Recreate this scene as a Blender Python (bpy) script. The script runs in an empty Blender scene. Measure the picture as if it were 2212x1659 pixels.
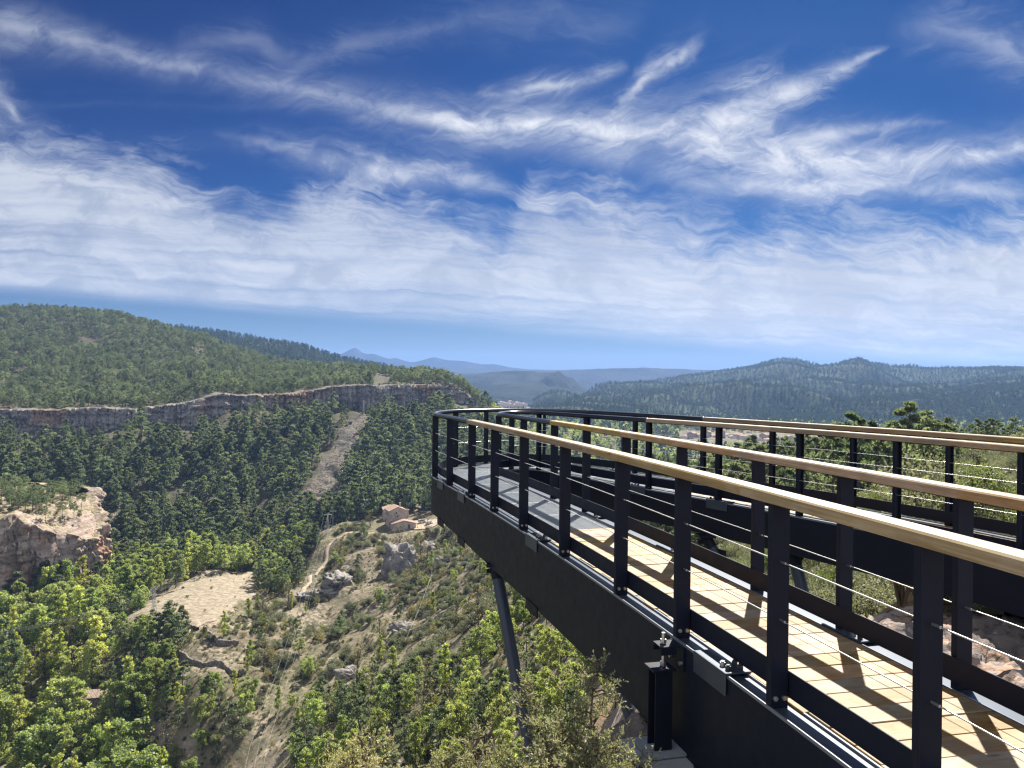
import bpy, math, random
import numpy as np
from mathutils import Vector, Matrix
from mathutils.bvhtree import BVHTree
SC = bpy.context.scene
COL = SC.collection
RX = math.radians
# ------------------------------------------------------------------ camera
# the camera is the origin of all heights: eye level is z = 0, +Y is the way it looks
F, CU, CV = 1661.0, 1106.0, 829.5                  # focal length and centre of a 2212 px wide frame
PITCH, ROLL = 0.2, 0.6                             # degrees: the view looks a little down and leans a little
def HVU(u): return CV - F * math.tan(RX(PITCH)) + (np.asarray(u, float) - CU) * math.sin(RX(ROLL))   # horizon row at column u
cam = bpy.data.cameras.new('camera')
cam.sensor_width = 36.0
cam.lens = 36.0 * F / 2212.0
cam.clip_start, cam.clip_end = 0.05, 40000.0
camo = bpy.data.objects.new('camera', cam)
COL.objects.link(camo)
camo.location = (0, 0, 0)
camo.rotation_euler = (Matrix.Rotation(RX(90 - PITCH), 4, 'X') @ Matrix.Rotation(RX(ROLL), 4, 'Z')).to_euler()
SC.camera = camo
# ------------------------------------------------------------------ exposure and render settings
SC.view_settings.view_transform = 'Standard'
SC.view_settings.look = 'None'
SC.view_settings.exposure = 1.45
SC.view_settings.gamma = 1.0
SC.view_settings.use_curve_mapping = False
SC.render.engine = 'CYCLES'
SC.cycles.use_denoising = True
SC.cycles.max_bounces = 6
SC.cycles.diffuse_bounces = 4
SC.cycles.glossy_bounces = 3
SC.cycles.transmission_bounces = 4
SC.cycles.transparent_max_bounces = 6
SC.cycles.volume_bounces = 0
SC.cycles.caustics_reflective = False
SC.cycles.caustics_refractive = False
SC.cycles.sample_clamp_indirect = 4.0
SC.cycles.filter_width = 1.3
# ------------------------------------------------------------------ sun
SUN_EL, SUN_AZ = 45.0, 20.0                        # degrees above the horizon, degrees right of the view
sd = bpy.data.lights.new('sun', 'SUN')
sd.energy = 5.0
sd.angle = RX(0.53)
sd.color = (1.0, 0.94, 0.85)
so = bpy.data.objects.new('sun', sd)
COL.objects.link(so)
sdir = Vector((math.sin(RX(SUN_AZ)) * math.cos(RX(SUN_EL)), math.cos(RX(SUN_AZ)) * math.cos(RX(SUN_EL)), math.sin(RX(SUN_EL))))
so.rotation_euler = sdir.to_track_quat('Z', 'Y').to_euler()
so.location = (0, 0, 60)

# ------------------------------------------------------------------ node helper
class NT:
    def __init__(s, tree):
        s.t = tree
    def n(s, typ, **kw):
        nd = s.t.nodes.new(typ)
        for k, v in kw.items():
            if k.startswith('i_'):
                nd.inputs[k[2:].replace('_', ' ')].default_value = v
            else:
                setattr(nd, k, v)
        return nd
    def put(s, sock, v):
        if hasattr(v, 'links') or hasattr(v, 'is_output'):
            s.t.links.new(v, sock)
        else:
            sock.default_value = v
    def m(s, op, a, b=None, c=None, clamp=False):
        nd = s.t.nodes.new('ShaderNodeMath')
        nd.operation = op
        nd.use_clamp = clamp
        s.put(nd.inputs[0], a)
        if b is not None: s.put(nd.inputs[1], b)
        if c is not None: s.put(nd.inputs[2], c)
        return nd.outputs[0]
    def sstep(s, x, lo, hi):
        nd = s.t.nodes.new('ShaderNodeMapRange')
        nd.interpolation_type = 'SMOOTHSTEP'
        s.put(nd.inputs[0], x)
        s.put(nd.inputs[1], lo)
        s.put(nd.inputs[2], hi)
        return nd.outputs[0]
    def remap(s, x, a, b, c, d):
        nd = s.t.nodes.new('ShaderNodeMapRange')
        for i, v in enumerate((x, a, b, c, d)): s.put(nd.inputs[i], v)
        return nd.outputs[0]
    def xyz(s, x, y, z=0.0):
        nd = s.t.nodes.new('ShaderNodeCombineXYZ')
        for i, v in enumerate((x, y, z)): s.put(nd.inputs[i], v)
        return nd.outputs[0]
    def noise(s, vec, scale, detail=3.0, rough=0.55, dist=0.0, out=0):
        nd = s.t.nodes.new('ShaderNodeTexNoise')
        if vec is not None: s.t.links.new(vec, nd.inputs['Vector'])
        s.put(nd.inputs['Scale'], scale)
        nd.inputs['Detail'].default_value = detail
        nd.inputs['Roughness'].default_value = rough
        nd.inputs['Distortion'].default_value = dist
        return nd.outputs[out]
    def curve(s, x, pts):
        nd = s.t.nodes.new('ShaderNodeFloatCurve')
        cv = nd.mapping.curves[0]
        for i, (px, py) in enumerate(pts):
            if i < 2:
                cv.points[i].location = (px, py)
            else:
                cv.points.new(px, py)
        for p in cv.points: p.handle_type = 'AUTO_CLAMPED'
        nd.mapping.extend = 'HORIZONTAL'
        nd.mapping.update()
        s.put(nd.inputs['Value'], x)
        return nd.outputs[0]
    def ramp(s, x, stops):
        nd = s.t.nodes.new('ShaderNodeValToRGB')
        el = nd.color_ramp.elements
        while len(el) < len(stops): el.new(0.5)
        for e, (p, c) in zip(el, stops):
            e.position = p
            e.color = (c[0], c[1], c[2], 1)
        s.put(nd.inputs[0], x)
        return nd.outputs[0]
    def mix(s, f, a, b, blend='MIX'):
        nd = s.t.nodes.new('ShaderNodeMix')
        nd.data_type = 'RGBA'
        nd.blend_type = blend
        s.put(nd.inputs[0], f)
        for k, v in ((6, a), (7, b)):
            if isinstance(v, tuple): v = (v[0], v[1], v[2], 1.0)
            s.put(nd.inputs[k], v)
        return nd.outputs[2]

# ------------------------------------------------------------------ sky: Nishita sky with cirrus clouds at infinity
def make_world():
    w = bpy.data.worlds.new('World')
    SC.world = w
    w.use_nodes = True
    t = w.node_tree
    t.nodes.clear()
    N = NT(t)
    sky = N.n('ShaderNodeTexSky', sky_type='NISHITA')
    sky.sun_disc = False
    sky.sun_elevation = RX(SUN_EL)
    sky.sun_rotation = RX(SUN_AZ)
    sky.altitude = 900.0
    sky.air_density = 1.0
    sky.dust_density = 0.8
    sky.ozone_density = 4.0
    # deep clear autumn sky: more contrast between zenith and horizon
    ss = N.n('ShaderNodeSeparateColor')
    t.links.new(sky.outputs[0], ss.inputs[0])
    sc_ = N.n('ShaderNodeCombineColor')
    for k in range(3):
        t.links.new(N.m('MULTIPLY', N.m('POWER', N.m('MULTIPLY', ss.outputs[k], 0.1), SKY_GAMMA[k]), SKY_TINT[k]), sc_.inputs[k])
    skyc = sc_.outputs[0]
    # pale dusty air low over the horizon
    up_ = N.n('ShaderNodeSeparateXYZ')
    t.links.new(N.n('ShaderNodeTexCoord').outputs['Generated'], up_.inputs[0])
    skyc = N.mix(N.m('MULTIPLY', N.sstep(up_.outputs[2], 0.17, 0.0), 0.8), skyc, (0.98, 1.34, 1.74))
    tc = N.n('ShaderNodeTexCoord')
    sep = N.n('ShaderNodeSeparateXYZ')
    t.links.new(tc.outputs['Generated'], sep.inputs[0])
    yy = N.m('MAXIMUM', sep.outputs[1], 0.08)
    S = N.m('DIVIDE', sep.outputs[0], yy)            # tangent of the bearing
    T = N.m('DIVIDE', sep.outputs[2], yy)            # tangent of the height
    P = N.xyz(S, T)
    a0 = N.m('MULTIPLY_ADD', S, 1 / 1.44, 0.5)
    b0 = N.m('MULTIPLY', T, 2.0)
    w1 = N.n('ShaderNodeSeparateXYZ')
    t.links.new(N.noise(P, 5.0, 4.0, 0.6, 0.3, 1), w1.inputs[0])
    w2 = N.n('ShaderNodeSeparateXYZ')
    t.links.new(N.noise(P, 24.0, 4.0, 0.65, 0.6, 1), w2.inputs[0])
    a = N.m('ADD', a0, N.m('MULTIPLY_ADD', w1.outputs[0], 0.07, -0.035))
    a = N.m('ADD', a, N.m('MULTIPLY_ADD', w2.outputs[0], 0.020, -0.010))
    b = N.m('ADD', b0, N.m('MULTIPLY_ADD', w1.outputs[1], 0.060, -0.030))
    b = N.m('ADD', b, N.m('MULTIPLY_ADD', w2.outputs[1], 0.022, -0.011))
    def fx(u): return ((u - CU) / F + 0.72) / 1.44
    def fy(v, u): return float(HVU(u) - v) / F * 2.0
    # fibre fields: fine hair drawn out along a direction, bent by the slow warp
    Sw = N.m('ADD', S, N.m('MULTIPLY_ADD', w1.outputs[2], 0.16, -0.08))
    Tw = N.m('ADD', T, N.m('MULTIPLY_ADD', w1.outputs[0], 0.11, -0.055))
    def fibre(deg, along, across, seed, lo, hi, det=8.0, rough=0.68):
        c_, s_ = math.cos(RX(deg)), math.sin(RX(deg))
        al = N.m('ADD', N.m('MULTIPLY', Sw, c_ * along), N.m('MULTIPLY', Tw, s_ * along))
        ac = N.m('ADD', N.m('MULTIPLY', Sw, -s_ * across), N.m('MULTIPLY', Tw, c_ * across))
        return N.sstep(N.noise(N.xyz(al, ac, seed), 1.0, det, rough, 0.25), lo, hi)
    FU = fibre(21.0, 6.5, 46.0, 1.7, .36, .66)         # rising to the right
    FD = fibre(-11.0, 6.5, 50.0, 5.1, .34, .66)        # falling to the right
    CLU = N.sstep(N.noise(N.xyz(N.m('MULTIPLY', Sw, 13.0), N.m('MULTIPLY', Tw, 22.0), 9.3), 1.0, 6.0, 0.62, 0.3), .30, .66)
    tot = None
    def add(d):
        nonlocal tot
        tot = d if tot is None else N.m('SUBTRACT', N.m('ADD', tot, d), N.m('MULTIPLY', tot, d))
    def band(pts, fib, base=0.15, soft=1.0, clump=.5):
        # pts: (u, v, half width in px, strength)
        c = N.curve(a, [(fx(p[0]), fy(p[1], p[0])) for p in pts])
        wd = N.curve(a, [(fx(p[0]), p[2] / F * 2.0) for p in pts])
        it = N.curve(a, [(fx(p[0]), p[3]) for p in pts])
        q = N.m('DIVIDE', N.m('SUBTRACT', b, c), N.m('MAXIMUM', wd, 0.002))
        env = N.m('EXPONENT', N.m('MULTIPLY', N.m('MULTIPLY', q, q), -soft))
        f = N.m('MULTIPLY_ADD', fib, 1.0 - base, base)
        f = N.m('MULTIPLY', f, N.m('MULTIPLY_ADD', CLU, clump, 1.0 - clump))
        # the core of a streak stays dense, its rim dissolves into hair
        f = N.m('MAXIMUM', f, N.m('MULTIPLY', N.m('POWER', env, 2.0), N.m('MULTIPLY_ADD', CLU, .65, .32)))
        add(N.m('MULTIPLY', N.m('MULTIPLY', env, it), f, clamp=True))
    FM = N.m('MULTIPLY_ADD', FU, .6, N.m('MULTIPLY', FD, .4))
    # long thin streak on the left swelling into the bright one across the upper sky
    band([(-200, 30, 60, .45), (0, 55, 55, .5), (150, 84, 42, .48), (330, 130, 32, .42), (470, 160, 32, .5), (600, 190, 36, .5), (800, 232, 46, .55), (900, 250, 44, .8), (1050, 266, 42, 1.0), (1250, 272, 50, 1.0),
          (1450, 292, 64, 1.0), (1560, 316, 84, 1.0), (1750, 350, 78, .95), (1950, 350, 56, .9), (2212, 312, 36, .9), (2500, 250, 30, .6)], FM, .25, .9, .35)
    # feathery wing to the upper right and a second feather below it
    band([(1380, 330, 30, 0), (1450, 300, 60, .5), (1580, 248, 80, .85), (1690, 200, 64, .85), (1790, 160, 40, .75), (1870, 124, 20, .6), (1930, 100, 10, .0)], FU, .05, 1.0, .35)
    band([(1650, 330, 20, 0), (1750, 300, 40, .6), (1860, 285, 28, .6), (1960, 268, 16, .45), (2030, 262, 8, 0)], FU, .05, 1.0, .35)
    # little hook
    band([(1300, 240, 10, 0), (1330, 212, 20, .6), (1380, 172, 30, .75), (1440, 132, 36, .7), (1490, 105, 34, .45), (1540, 60, 30, 0)], FU, .12, 1.0, .4)
    # small wisps
    band([(1030, 205, 10, 0), (1080, 204, 20, .6), (1160, 186, 26, .75), (1220, 180, 22, .65), (1300, 150, 18, .4), (1350, 140, 10, 0)], FU, .0, 1.0, .6)
    band([(360, 95, 36, 0), (520, 88, 40, .25), (640, 130, 44, .24), (760, 90, 34, .24), (930, 65, 40, .2), (1150, 30, 70, .18), (1280, 60, 60, .15), (1400, 40, 60, 0)], FD, .0, 1.0, .7)
    band([(1900, 60, 50, 0), (2060, 70, 60, .34), (2180, 110, 75, .42), (2300, 130, 80, .4)], FU, .1, 1.0, .7)
    band([(470, 290, 14, 0), (560, 312, 28, .4), (640, 345, 42, .6), (740, 368, 54, .75), (850, 378, 56, .8), (960, 384, 50, .8), (1040, 392, 42, .55), (1130, 404, 20, 0)], FD, .05, 1.0, .8)
    band([(1180, 330, 30, 0), (1350, 350, 60, .4), (1500, 398, 48, .5), (1650, 405, 44, .6), (1800, 405, 44, .8), (1950, 410, 40, .75), (2100, 415, 36, .7), (2250, 420, 40, .6)], FM, .06, 1.0, .6)
    band([(-200, 120, 70, .6), (0, 210, 34, .65), (30, 240, 32, .55), (80, 275, 28, .35), (160, 300, 20, 0)], FD, .25, 1.0, .5)
    # the wide veil above the hills
    top = N.curve(a, [(fx(u), fy(v, u)) for u, v in [(-250, 230), (0, 275), (100, 300), (200, 322), (330, 352), (430, 385), (520, 428), (600, 430), (680, 400), (780, 430), (900, 440), (1000, 462), (1070, 478), (1120, 440), (1180, 408), (1290, 410), (1390, 450), (1470, 492), (1560, 500), (1650, 478), (1760, 480), (1900, 476), (2010, 490), (2120, 470), (2300, 460)]])
    bot = N.curve(a, [(fx(u), fy(v, u)) for u, v in [(-250, 628), (0, 642), (300, 664), (600, 690), (900, 712), (1200, 738), (1500, 762), (1800, 786), (2212, 806)]])
    nb = N.m('MULTIPLY_ADD', CLU, 0.5, 0.25)
    bt = N.m('ADD', b0, N.m('ADD', N.m('MULTIPLY_ADD', w1.outputs[1], 0.035, -0.0175), N.m('MULTIPLY_ADD', w2.outputs[1], 0.024, -0.012)))
    wsp = N.m('ADD', N.m('MULTIPLY', FD, .55), N.m('MULTIPLY', CLU, .45))
    e1 = N.m('ADD', N.m('SUBTRACT', top, bt), N.m('MULTIPLY_ADD', wsp, 0.12, -0.065))
    up = N.m('POWER', N.sstep(e1, -0.06, 0.13), 0.9)
    lowb = N.m('MULTIPLY_ADD', T, 2.0, N.m('MULTIPLY_ADD', w1.outputs[1], 0.020, -0.01))
    dn = N.sstep(N.m('SUBTRACT', lowb, bot), 0.0, 0.05)
    # bedding inside the veil: long flat streaks falling gently to the right
    drift = N.m('MULTIPLY_ADD', a, 0.13, b)
    st = N.noise(N.xyz(N.m('MULTIPLY', a, 2.6), N.m('MULTIPLY', drift, 26.0), 7.7), 1.0, 6.0, 0.6, 0.3)
    stc = N.sstep(st, 0.24, 0.60)
    depth = N.sstep(N.m('SUBTRACT', lowb, bot), 0.04, 0.36)
    streak = N.m('MULTIPLY_ADD', stc, 0.55, 0.40)
    streak = N.m('MULTIPLY', streak, N.m('MULTIPLY_ADD', FD, .25, .78))
    stf = N.m('ADD', N.m('MULTIPLY', streak, N.m('SUBTRACT', 1.0, depth)), N.m('MULTIPLY', N.m('MULTIPLY_ADD', stc, 0.22, 0.70), depth))
    gapc = N.curve(a, [(fx(u), fy(v, u)) for u, v in [(-250, 480), (0, 500), (300, 520), (600, 548), (900, 575), (2212, 600)]])
    gw = N.curve(a, [(fx(u), s) for u, s in [(-250, .5), (0, .5), (250, .45), (500, .3), (700, .12), (900, 0), (2212, 0)]])
    gq = N.m('DIVIDE', N.m('SUBTRACT', N.m('ADD', b0, N.m('MULTIPLY_ADD', w1.outputs[1], 0.02, -0.01)), gapc), 0.022)
    gap = N.m('MULTIPLY', N.m('EXPONENT', N.m('MULTIPLY', N.m('MULTIPLY', gq, gq), -1.0)), gw)
    gap = N.m('MULTIPLY', gap, N.sstep(st, .75, .35))
    veil = N.m('MULTIPLY', N.m('MULTIPLY', up, dn), N.m('MULTIPLY', stf, N.m('SUBTRACT', 1.0, gap)), clamp=True)
    add(veil)
    tot = N.m('MINIMUM', tot, 0.97)
    thick = N.sstep(nb, 0.25, 0.75)
    cc = N.mix(tot, (1.65, 1.9, 2.4), (3.5, 3.55, 3.6))
    vc = N.mix(N.sstep(S, -0.55, 0.45), VEIL_L, VEIL_R)
    cc2 = N.mix(N.m('MULTIPLY', veil, N.m('MULTIPLY_ADD', thick, -0.5, 0.98), clamp=True), cc, vc)
    # the clouds fill the part of the sky above the valley and thin out beyond it
    edge = N.m('MULTIPLY', N.sstep(T, 0.66, 0.56), N.m('MULTIPLY', N.sstep(S, 1.0, 0.85), N.sstep(S, -1.0, -0.85)))
    front = N.m('MULTIPLY', tot, edge)
    final = N.mix(front, skyc, cc2)
    bg = N.n('ShaderNodeBackground')
    t.links.new(final, bg.inputs[0])
    bg.inputs[1].default_value = 0.1
    clear = N.n('ShaderNodeBackground')  # sky outside the cloud window, including the added rear clouds
    rear_fill = N.m('MULTIPLY', N.sstep(sep.outputs[1], 0.35, -0.45), N.sstep(N.noise(tc.outputs['Generated'], 2.2, 3.0), .30, .62))  # bright clouds added in the unseen rear sky to lift shaded sides
    t.links.new(N.mix(N.m('MULTIPLY', rear_fill, .8), skyc, (5.4, 5.7, 6.3)), clear.inputs[0])
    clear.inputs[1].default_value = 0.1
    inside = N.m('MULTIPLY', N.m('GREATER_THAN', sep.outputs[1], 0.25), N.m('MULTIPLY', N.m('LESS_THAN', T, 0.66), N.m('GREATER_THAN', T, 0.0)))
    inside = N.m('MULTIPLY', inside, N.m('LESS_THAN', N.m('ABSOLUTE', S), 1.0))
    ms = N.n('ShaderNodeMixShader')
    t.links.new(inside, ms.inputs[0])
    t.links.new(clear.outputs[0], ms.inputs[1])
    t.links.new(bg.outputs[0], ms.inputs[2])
    out = N.n('ShaderNodeOutputWorld')
    t.links.new(ms.outputs[0], out.inputs[0])
    w.cycles.sampling_method = 'MANUAL'
    w.cycles.sample_map_resolution = 256
SKY_GAMMA = (3.3, 2.0, 1.6)
SKY_TINT = (1.14, 1.40, 1.89)
VEIL_L, VEIL_R = (1.55, 1.78, 2.15), (2.15, 2.24, 2.42)
make_world()
# ------------------------------------------------------------------ general helpers
rng = np.random.default_rng(7)
random.seed(7)
def vnoise(x, y, z=0.0, seed=0):
    x, y, z = np.broadcast_arrays(np.asarray(x, float), np.asarray(y, float), np.asarray(z, float))
    xi, yi, zi = np.floor(x).astype(np.int64), np.floor(y).astype(np.int64), np.floor(z).astype(np.int64)
    fx, fy, fz = x - xi, y - yi, z - zi
    fx, fy, fz = fx * fx * (3 - 2 * fx), fy * fy * (3 - 2 * fy), fz * fz * (3 - 2 * fz)
    def h(a, b, c):
        n = (a * 374761393 + b * 668265263 + c * 2147483647 + seed * 974711) & 0x7fffffff
        n = ((n ^ (n >> 13)) * 1274126177) & 0x7fffffff
        n = ((n ^ (n >> 11)) * 1103515245) & 0x7fffffff
        return ((n ^ (n >> 16)) & 0xffff) / 65535.0
    r = 0
    for dx in (0, 1):
        for dy in (0, 1):
            for dz in (0, 1):
                r = r + h(xi + dx, yi + dy, zi + dz) * (fx if dx else 1 - fx) * (fy if dy else 1 - fy) * (fz if dz else 1 - fz)
    return r * 2 - 1
def fbm(x, y, z=0.0, oct=4, seed=0, gain=0.5):
    r, a = 0, 1.0
    for i in range(oct):
        r = r + a * vnoise(np.asarray(x) * 2 ** i, np.asarray(y) * 2 ** i, np.asarray(z) * 2 ** i, seed + i * 17)
        a *= gain
    return r
def sms(x, a, b):
    t = np.clip((np.asarray(x, float) - a) / (b - a), 0, 1)
    return t * t * (3 - 2 * t)
class TPS:
    def __init__(self, pts, val, reg=1e-4):
        self.p = np.asarray(pts, float)
        n = len(self.p)
        K = self.k(self.p, self.p) + reg * np.eye(n)
        A = np.zeros((n + 3, n + 3))
        A[:n, :n] = K
        A[:n, n] = 1
        A[:n, n + 1:] = self.p
        A[n:, :n] = A[:n, n:].T
        self.w = np.linalg.solve(A, np.concatenate([np.asarray(val, float), np.zeros(3)]))
    def k(self, a, b):
        d2 = ((a[:, None, :] - b[None, :, :]) ** 2).sum(-1) + 1e-12
        return 0.5 * d2 * np.log(d2)
    def __call__(self, q):
        q = np.asarray(q, float)
        out = np.empty(len(q))
        n = len(self.p)
        for i in range(0, len(q), 20000):
            c = q[i:i + 20000]
            out[i:i + 20000] = self.k(c, self.p) @ self.w[:n] + self.w[n] + c @ self.w[n + 1:]
        return out
def P3(u, v, Z):
    r = RX(ROLL)
    x, y = u - CU, v - CV
    x, y = x * math.cos(r) + y * math.sin(r), y * math.cos(r) - x * math.sin(r)
    t = math.tan(RX(PITCH))
    return (x / F * Z, Z, -(y / F + t) * Z)
def mesh_np(name, V, faces, mat=None, smooth=False, parent=None, mats=None, midx=None):
    """V (n,3); faces (m,4) or (m,3) int array or list"""
    me = bpy.data.meshes.new(name)
    V = np.asarray(V, np.float32)
    if isinstance(faces, np.ndarray):
        m, k = faces.shape
        me.vertices.add(len(V))
        me.vertices.foreach_set('co', V.ravel())
        me.loops.add(m * k)
        me.loops.foreach_set('vertex_index', faces.astype(np.int32).ravel())
        me.polygons.add(m)
        me.polygons.foreach_set('loop_start', np.arange(0, m * k, k, dtype=np.int32))
        try: me.polygons.foreach_set('loop_total', np.full(m, k, np.int32))
        except Exception: pass
        me.update(calc_edges=True)
    else:
        me.from_pydata([tuple(map(float, v)) for v in V], [], faces)
    for mm in (mats if mats else [mat]):
        if mm is not None: me.materials.append(mm)
    if midx is not None:
        me.polygons.foreach_set('material_index', np.asarray(midx, np.int32))
    if smooth:
        me.polygons.foreach_set('use_smooth', np.ones(len(me.polygons), bool))
    me.validate()
    me.update()
    o = bpy.data.objects.new(name, me)
    COL.objects.link(o)
    if parent is not None: o.parent = parent
    return o
def empty(name, loc=(0, 0, 0), rz=0.0):
    o = bpy.data.objects.new(name, None)
    o.empty_display_size = 0.3
    COL.objects.link(o)
    o.location = loc
    o.rotation_euler = (0, 0, rz)
    return o
def tag(o, label=None, cat=None, group=None, kind=None):
    if label: o['label'] = label
    if cat: o['category'] = cat
    if group: o['group'] = group
    if kind: o['kind'] = kind
    return o
class MB:
    """collects simple solids and builds them as ONE mesh object"""
    def __init__(s):
        s.v, s.f, s.uv = [], [], {}
    def add(s, V, Fc):
        k = len(s.v)
        s.v += [tuple(map(float, p)) for p in V]
        s.f += [tuple(i + k for i in f) for f in Fc]
    def box(s, c, size, X=(1, 0, 0), Y=(0, 1, 0), Z=(0, 0, 1)):
        c, X, Y, Z = (np.array(q, float) for q in (c, X, Y, Z))
        h = [q / 2 for q in size]
        V = [c + X * a * h[0] + Y * b * h[1] + Z * d * h[2] for d in (-1, 1) for b in (-1, 1) for a in (-1, 1)]
        s.add(V, [(0, 2, 3, 1), (4, 5, 7, 6), (0, 1, 5, 4), (2, 6, 7, 3), (0, 4, 6, 2), (1, 3, 7, 5)])
    def bar(s, a, b, w, h=None):
        h = h or w
        a, b = np.array(a, float), np.array(b, float)
        d = b - a
        L = np.linalg.norm(d)
        d = d / L
        up = np.array((0, 0, 1.0)) if abs(d[2]) < .95 else np.array((1.0, 0, 0))
        X = np.cross(d, up)
        X /= np.linalg.norm(X)
        Zq = np.cross(X, d)
        s.box((a + b) / 2, (w, L, h), X, d, Zq)
    def tube(s, pts, rad, n=8, cap=True):
        pts = [np.array(p, float) for p in pts]
        if not hasattr(rad, '__len__'): rad = [rad] * len(pts)
        k = len(s.v)
        X = None
        for i, p in enumerate(pts):
            d = pts[min(i + 1, len(pts) - 1)] - pts[max(i - 1, 0)]
            d = d / (np.linalg.norm(d) + 1e-9)
            if X is None:
                up = np.array((0, 0, 1.0)) if abs(d[2]) < .9 else np.array((1.0, 0, 0))
                X = np.cross(d, up)
            X = X - d * (X @ d)
            X = X / (np.linalg.norm(X) + 1e-9)
            Y = np.cross(d, X)
            for j in range(n):
                an = 2 * math.pi * j / n
                s.v.append(tuple(p + rad[i] * (math.cos(an) * X + math.sin(an) * Y)))
        for i in range(len(pts) - 1):
            for j in range(n):
                a, b = k + i * n + j, k + i * n + (j + 1) % n
                s.f.append((a, b, b + n, a + n))
        if cap:
            s.f.append(tuple(k + j for j in reversed(range(n))))
            s.f.append(tuple(k + (len(pts) - 1) * n + j for j in range(n)))
    def build(s, name, mat, parent=None, smooth=False):
        return mesh_np(name, np.array(s.v), s.f, mat, smooth, parent)
def bevel(o, w, seg=2):
    m = o.modifiers.new('bevel', 'BEVEL')
    m.width = w
    m.segments = seg
    m.limit_method = 'ANGLE'
    m.angle_limit = RX(40)
    return o
def grid_faces(nr, nc):
    i = np.arange(nr - 1)[:, None] * nc + np.arange(nc - 1)[None, :]
    return np.stack([i, i + 1, i + nc + 1, i + nc], -1).reshape(-1, 4)

# ------------------------------------------------------------------ materials
def mat_new(name):
    m = bpy.data.materials.new(name)
    m.use_nodes = True
    t = m.node_tree
    t.nodes.clear()
    N = NT(t)
    out = N.n('ShaderNodeOutputMaterial')
    return m, t, N, out
def principled(name, color_fn, rough=0.6, metal=0.0, bump_fn=None, bump=0.3, bdist=0.02, spec=0.4):
    m, t, N, out = mat_new(name)
    p = N.n('ShaderNodeBsdfPrincipled')
    c = color_fn(N) if callable(color_fn) else color_fn
    if isinstance(c, tuple): p.inputs['Base Color'].default_value = (c[0], c[1], c[2], 1)
    else: t.links.new(c, p.inputs['Base Color'])
    r = rough(N) if callable(rough) else rough
    N.put(p.inputs['Roughness'], r)
    p.inputs['Metallic'].default_value = metal
    p.inputs['Specular IOR Level'].default_value = spec
    if bump_fn:
        b = N.n('ShaderNodeBump')
        b.inputs['Strength'].default_value = bump
        b.inputs['Distance'].default_value = bdist
        t.links.new(bump_fn(N), b.inputs['Height'])
        t.links.new(b.outputs[0], p.inputs['Normal'])
    t.links.new(p.outputs[0], out.inputs[0])
    return m
def obj_co(N): return N.n('ShaderNodeTexCoord').outputs['Object']
def pos(N): return N.n('ShaderNodeNewGeometry').outputs['Position']
def sep(N, v):
    q = N.n('ShaderNodeSeparateXYZ')
    N.t.links.new(v, q.inputs[0])
    return q.outputs
def attr(N, name):
    return N.n('ShaderNodeAttribute', attribute_name=name).outputs['Fac']
def leaf_mat(name, c1, c2, trans=0.45, var=0.35, glow=(1.85, 1.7, 0.75)):
    """foliage: per-leaf and per-plant colour spread, part of the light passes through"""
    m, t, N, out = mat_new(name)
    tint = attr(N, 'tint')
    oi = N.n('ShaderNodeObjectInfo').outputs['Random']
    f = N.m('ADD', N.m('MULTIPLY', tint, 0.62), N.m('MULTIPLY_ADD', oi, 0.55, -0.09), clamp=True)
    c = N.mix(f, c1, c2)
    hs = N.n('ShaderNodeHueSaturation')
    t.links.new(c, hs.inputs['Color'])
    N.put(hs.inputs['Hue'], N.m('MULTIPLY_ADD', N.m('FRACT', N.m('MULTIPLY', oi, 7.3)), 0.035, 0.4825))
    N.put(hs.inputs['Value'], N.m('MULTIPLY_ADD', N.m('FRACT', N.m('MULTIPLY', oi, 13.7)), var, 1 - var / 2))
    d = N.n('ShaderNodeBsdfDiffuse')
    t.links.new(hs.outputs[0], d.inputs[0])
    tr = N.n('ShaderNodeBsdfTranslucent')
    t.links.new(N.mix(1.0, hs.outputs[0], glow, 'MULTIPLY'), tr.inputs[0])
    mx = N.n('ShaderNodeMixShader')
    mx.inputs[0].default_value = trans
    t.links.new(d.outputs[0], mx.inputs[1])
    t.links.new(tr.outputs[0], mx.inputs[2])
    gl = N.n('ShaderNodeBsdfGlossy')
    gl.inputs['Roughness'].default_value = 0.5
    gl.inputs[0].default_value = (1, 1, 1, 1)
    mg = N.n('ShaderNodeMixShader')
    mg.inputs[0].default_value = 0.03
    t.links.new(mx.outputs[0], mg.inputs[1])
    t.links.new(gl.outputs[0], mg.inputs[2])
    t.links.new(mg.outputs[0], out.inputs[0])
    return m
M = {}
def steel_col(N):
    x, y, z = sep(N, pos(N))
    runs = N.noise(N.xyz(N.m('MULTIPLY', x, 14.0), N.m('MULTIPLY', y, 14.0), N.m('MULTIPLY', z, 1.2)), 1.0, 5.0, .65)
    c = N.mix(N.noise(pos(N), 3.0, 5.0), (0.010, 0.0128, 0.023), (0.014, 0.0175, 0.030))
    c = N.mix(N.m('MULTIPLY', N.sstep(runs, .58, .8), .25), c, (0.03, 0.033, 0.045))
    return N.mix(N.m('MULTIPLY', N.sstep(N.noise(pos(N), 22.0, 5.0, .7), .62, .78), .2), c, (0.04, 0.042, 0.05))
M['steel'] = principled('anthracite_paint', steel_col, lambda N: N.remap(N.noise(obj_co(N), 9.0, 4.0), .3, .7, .36, .5), 0.0, lambda N: N.noise(obj_co(N), 60.0, 2.0), 0.05, 0.004, 0.10)
M['strut'] = principled('skylit_tube', (0.026, 0.040, 0.066), 0.38, 0.0, None, spec=0.45)  # lighter and bluer than the other steel: skylight put into the colour
M['steel_smooth'] = principled('anthracite_tube', (0.010, 0.014, 0.028), 0.28, 0.0, None, spec=0.6)
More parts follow.
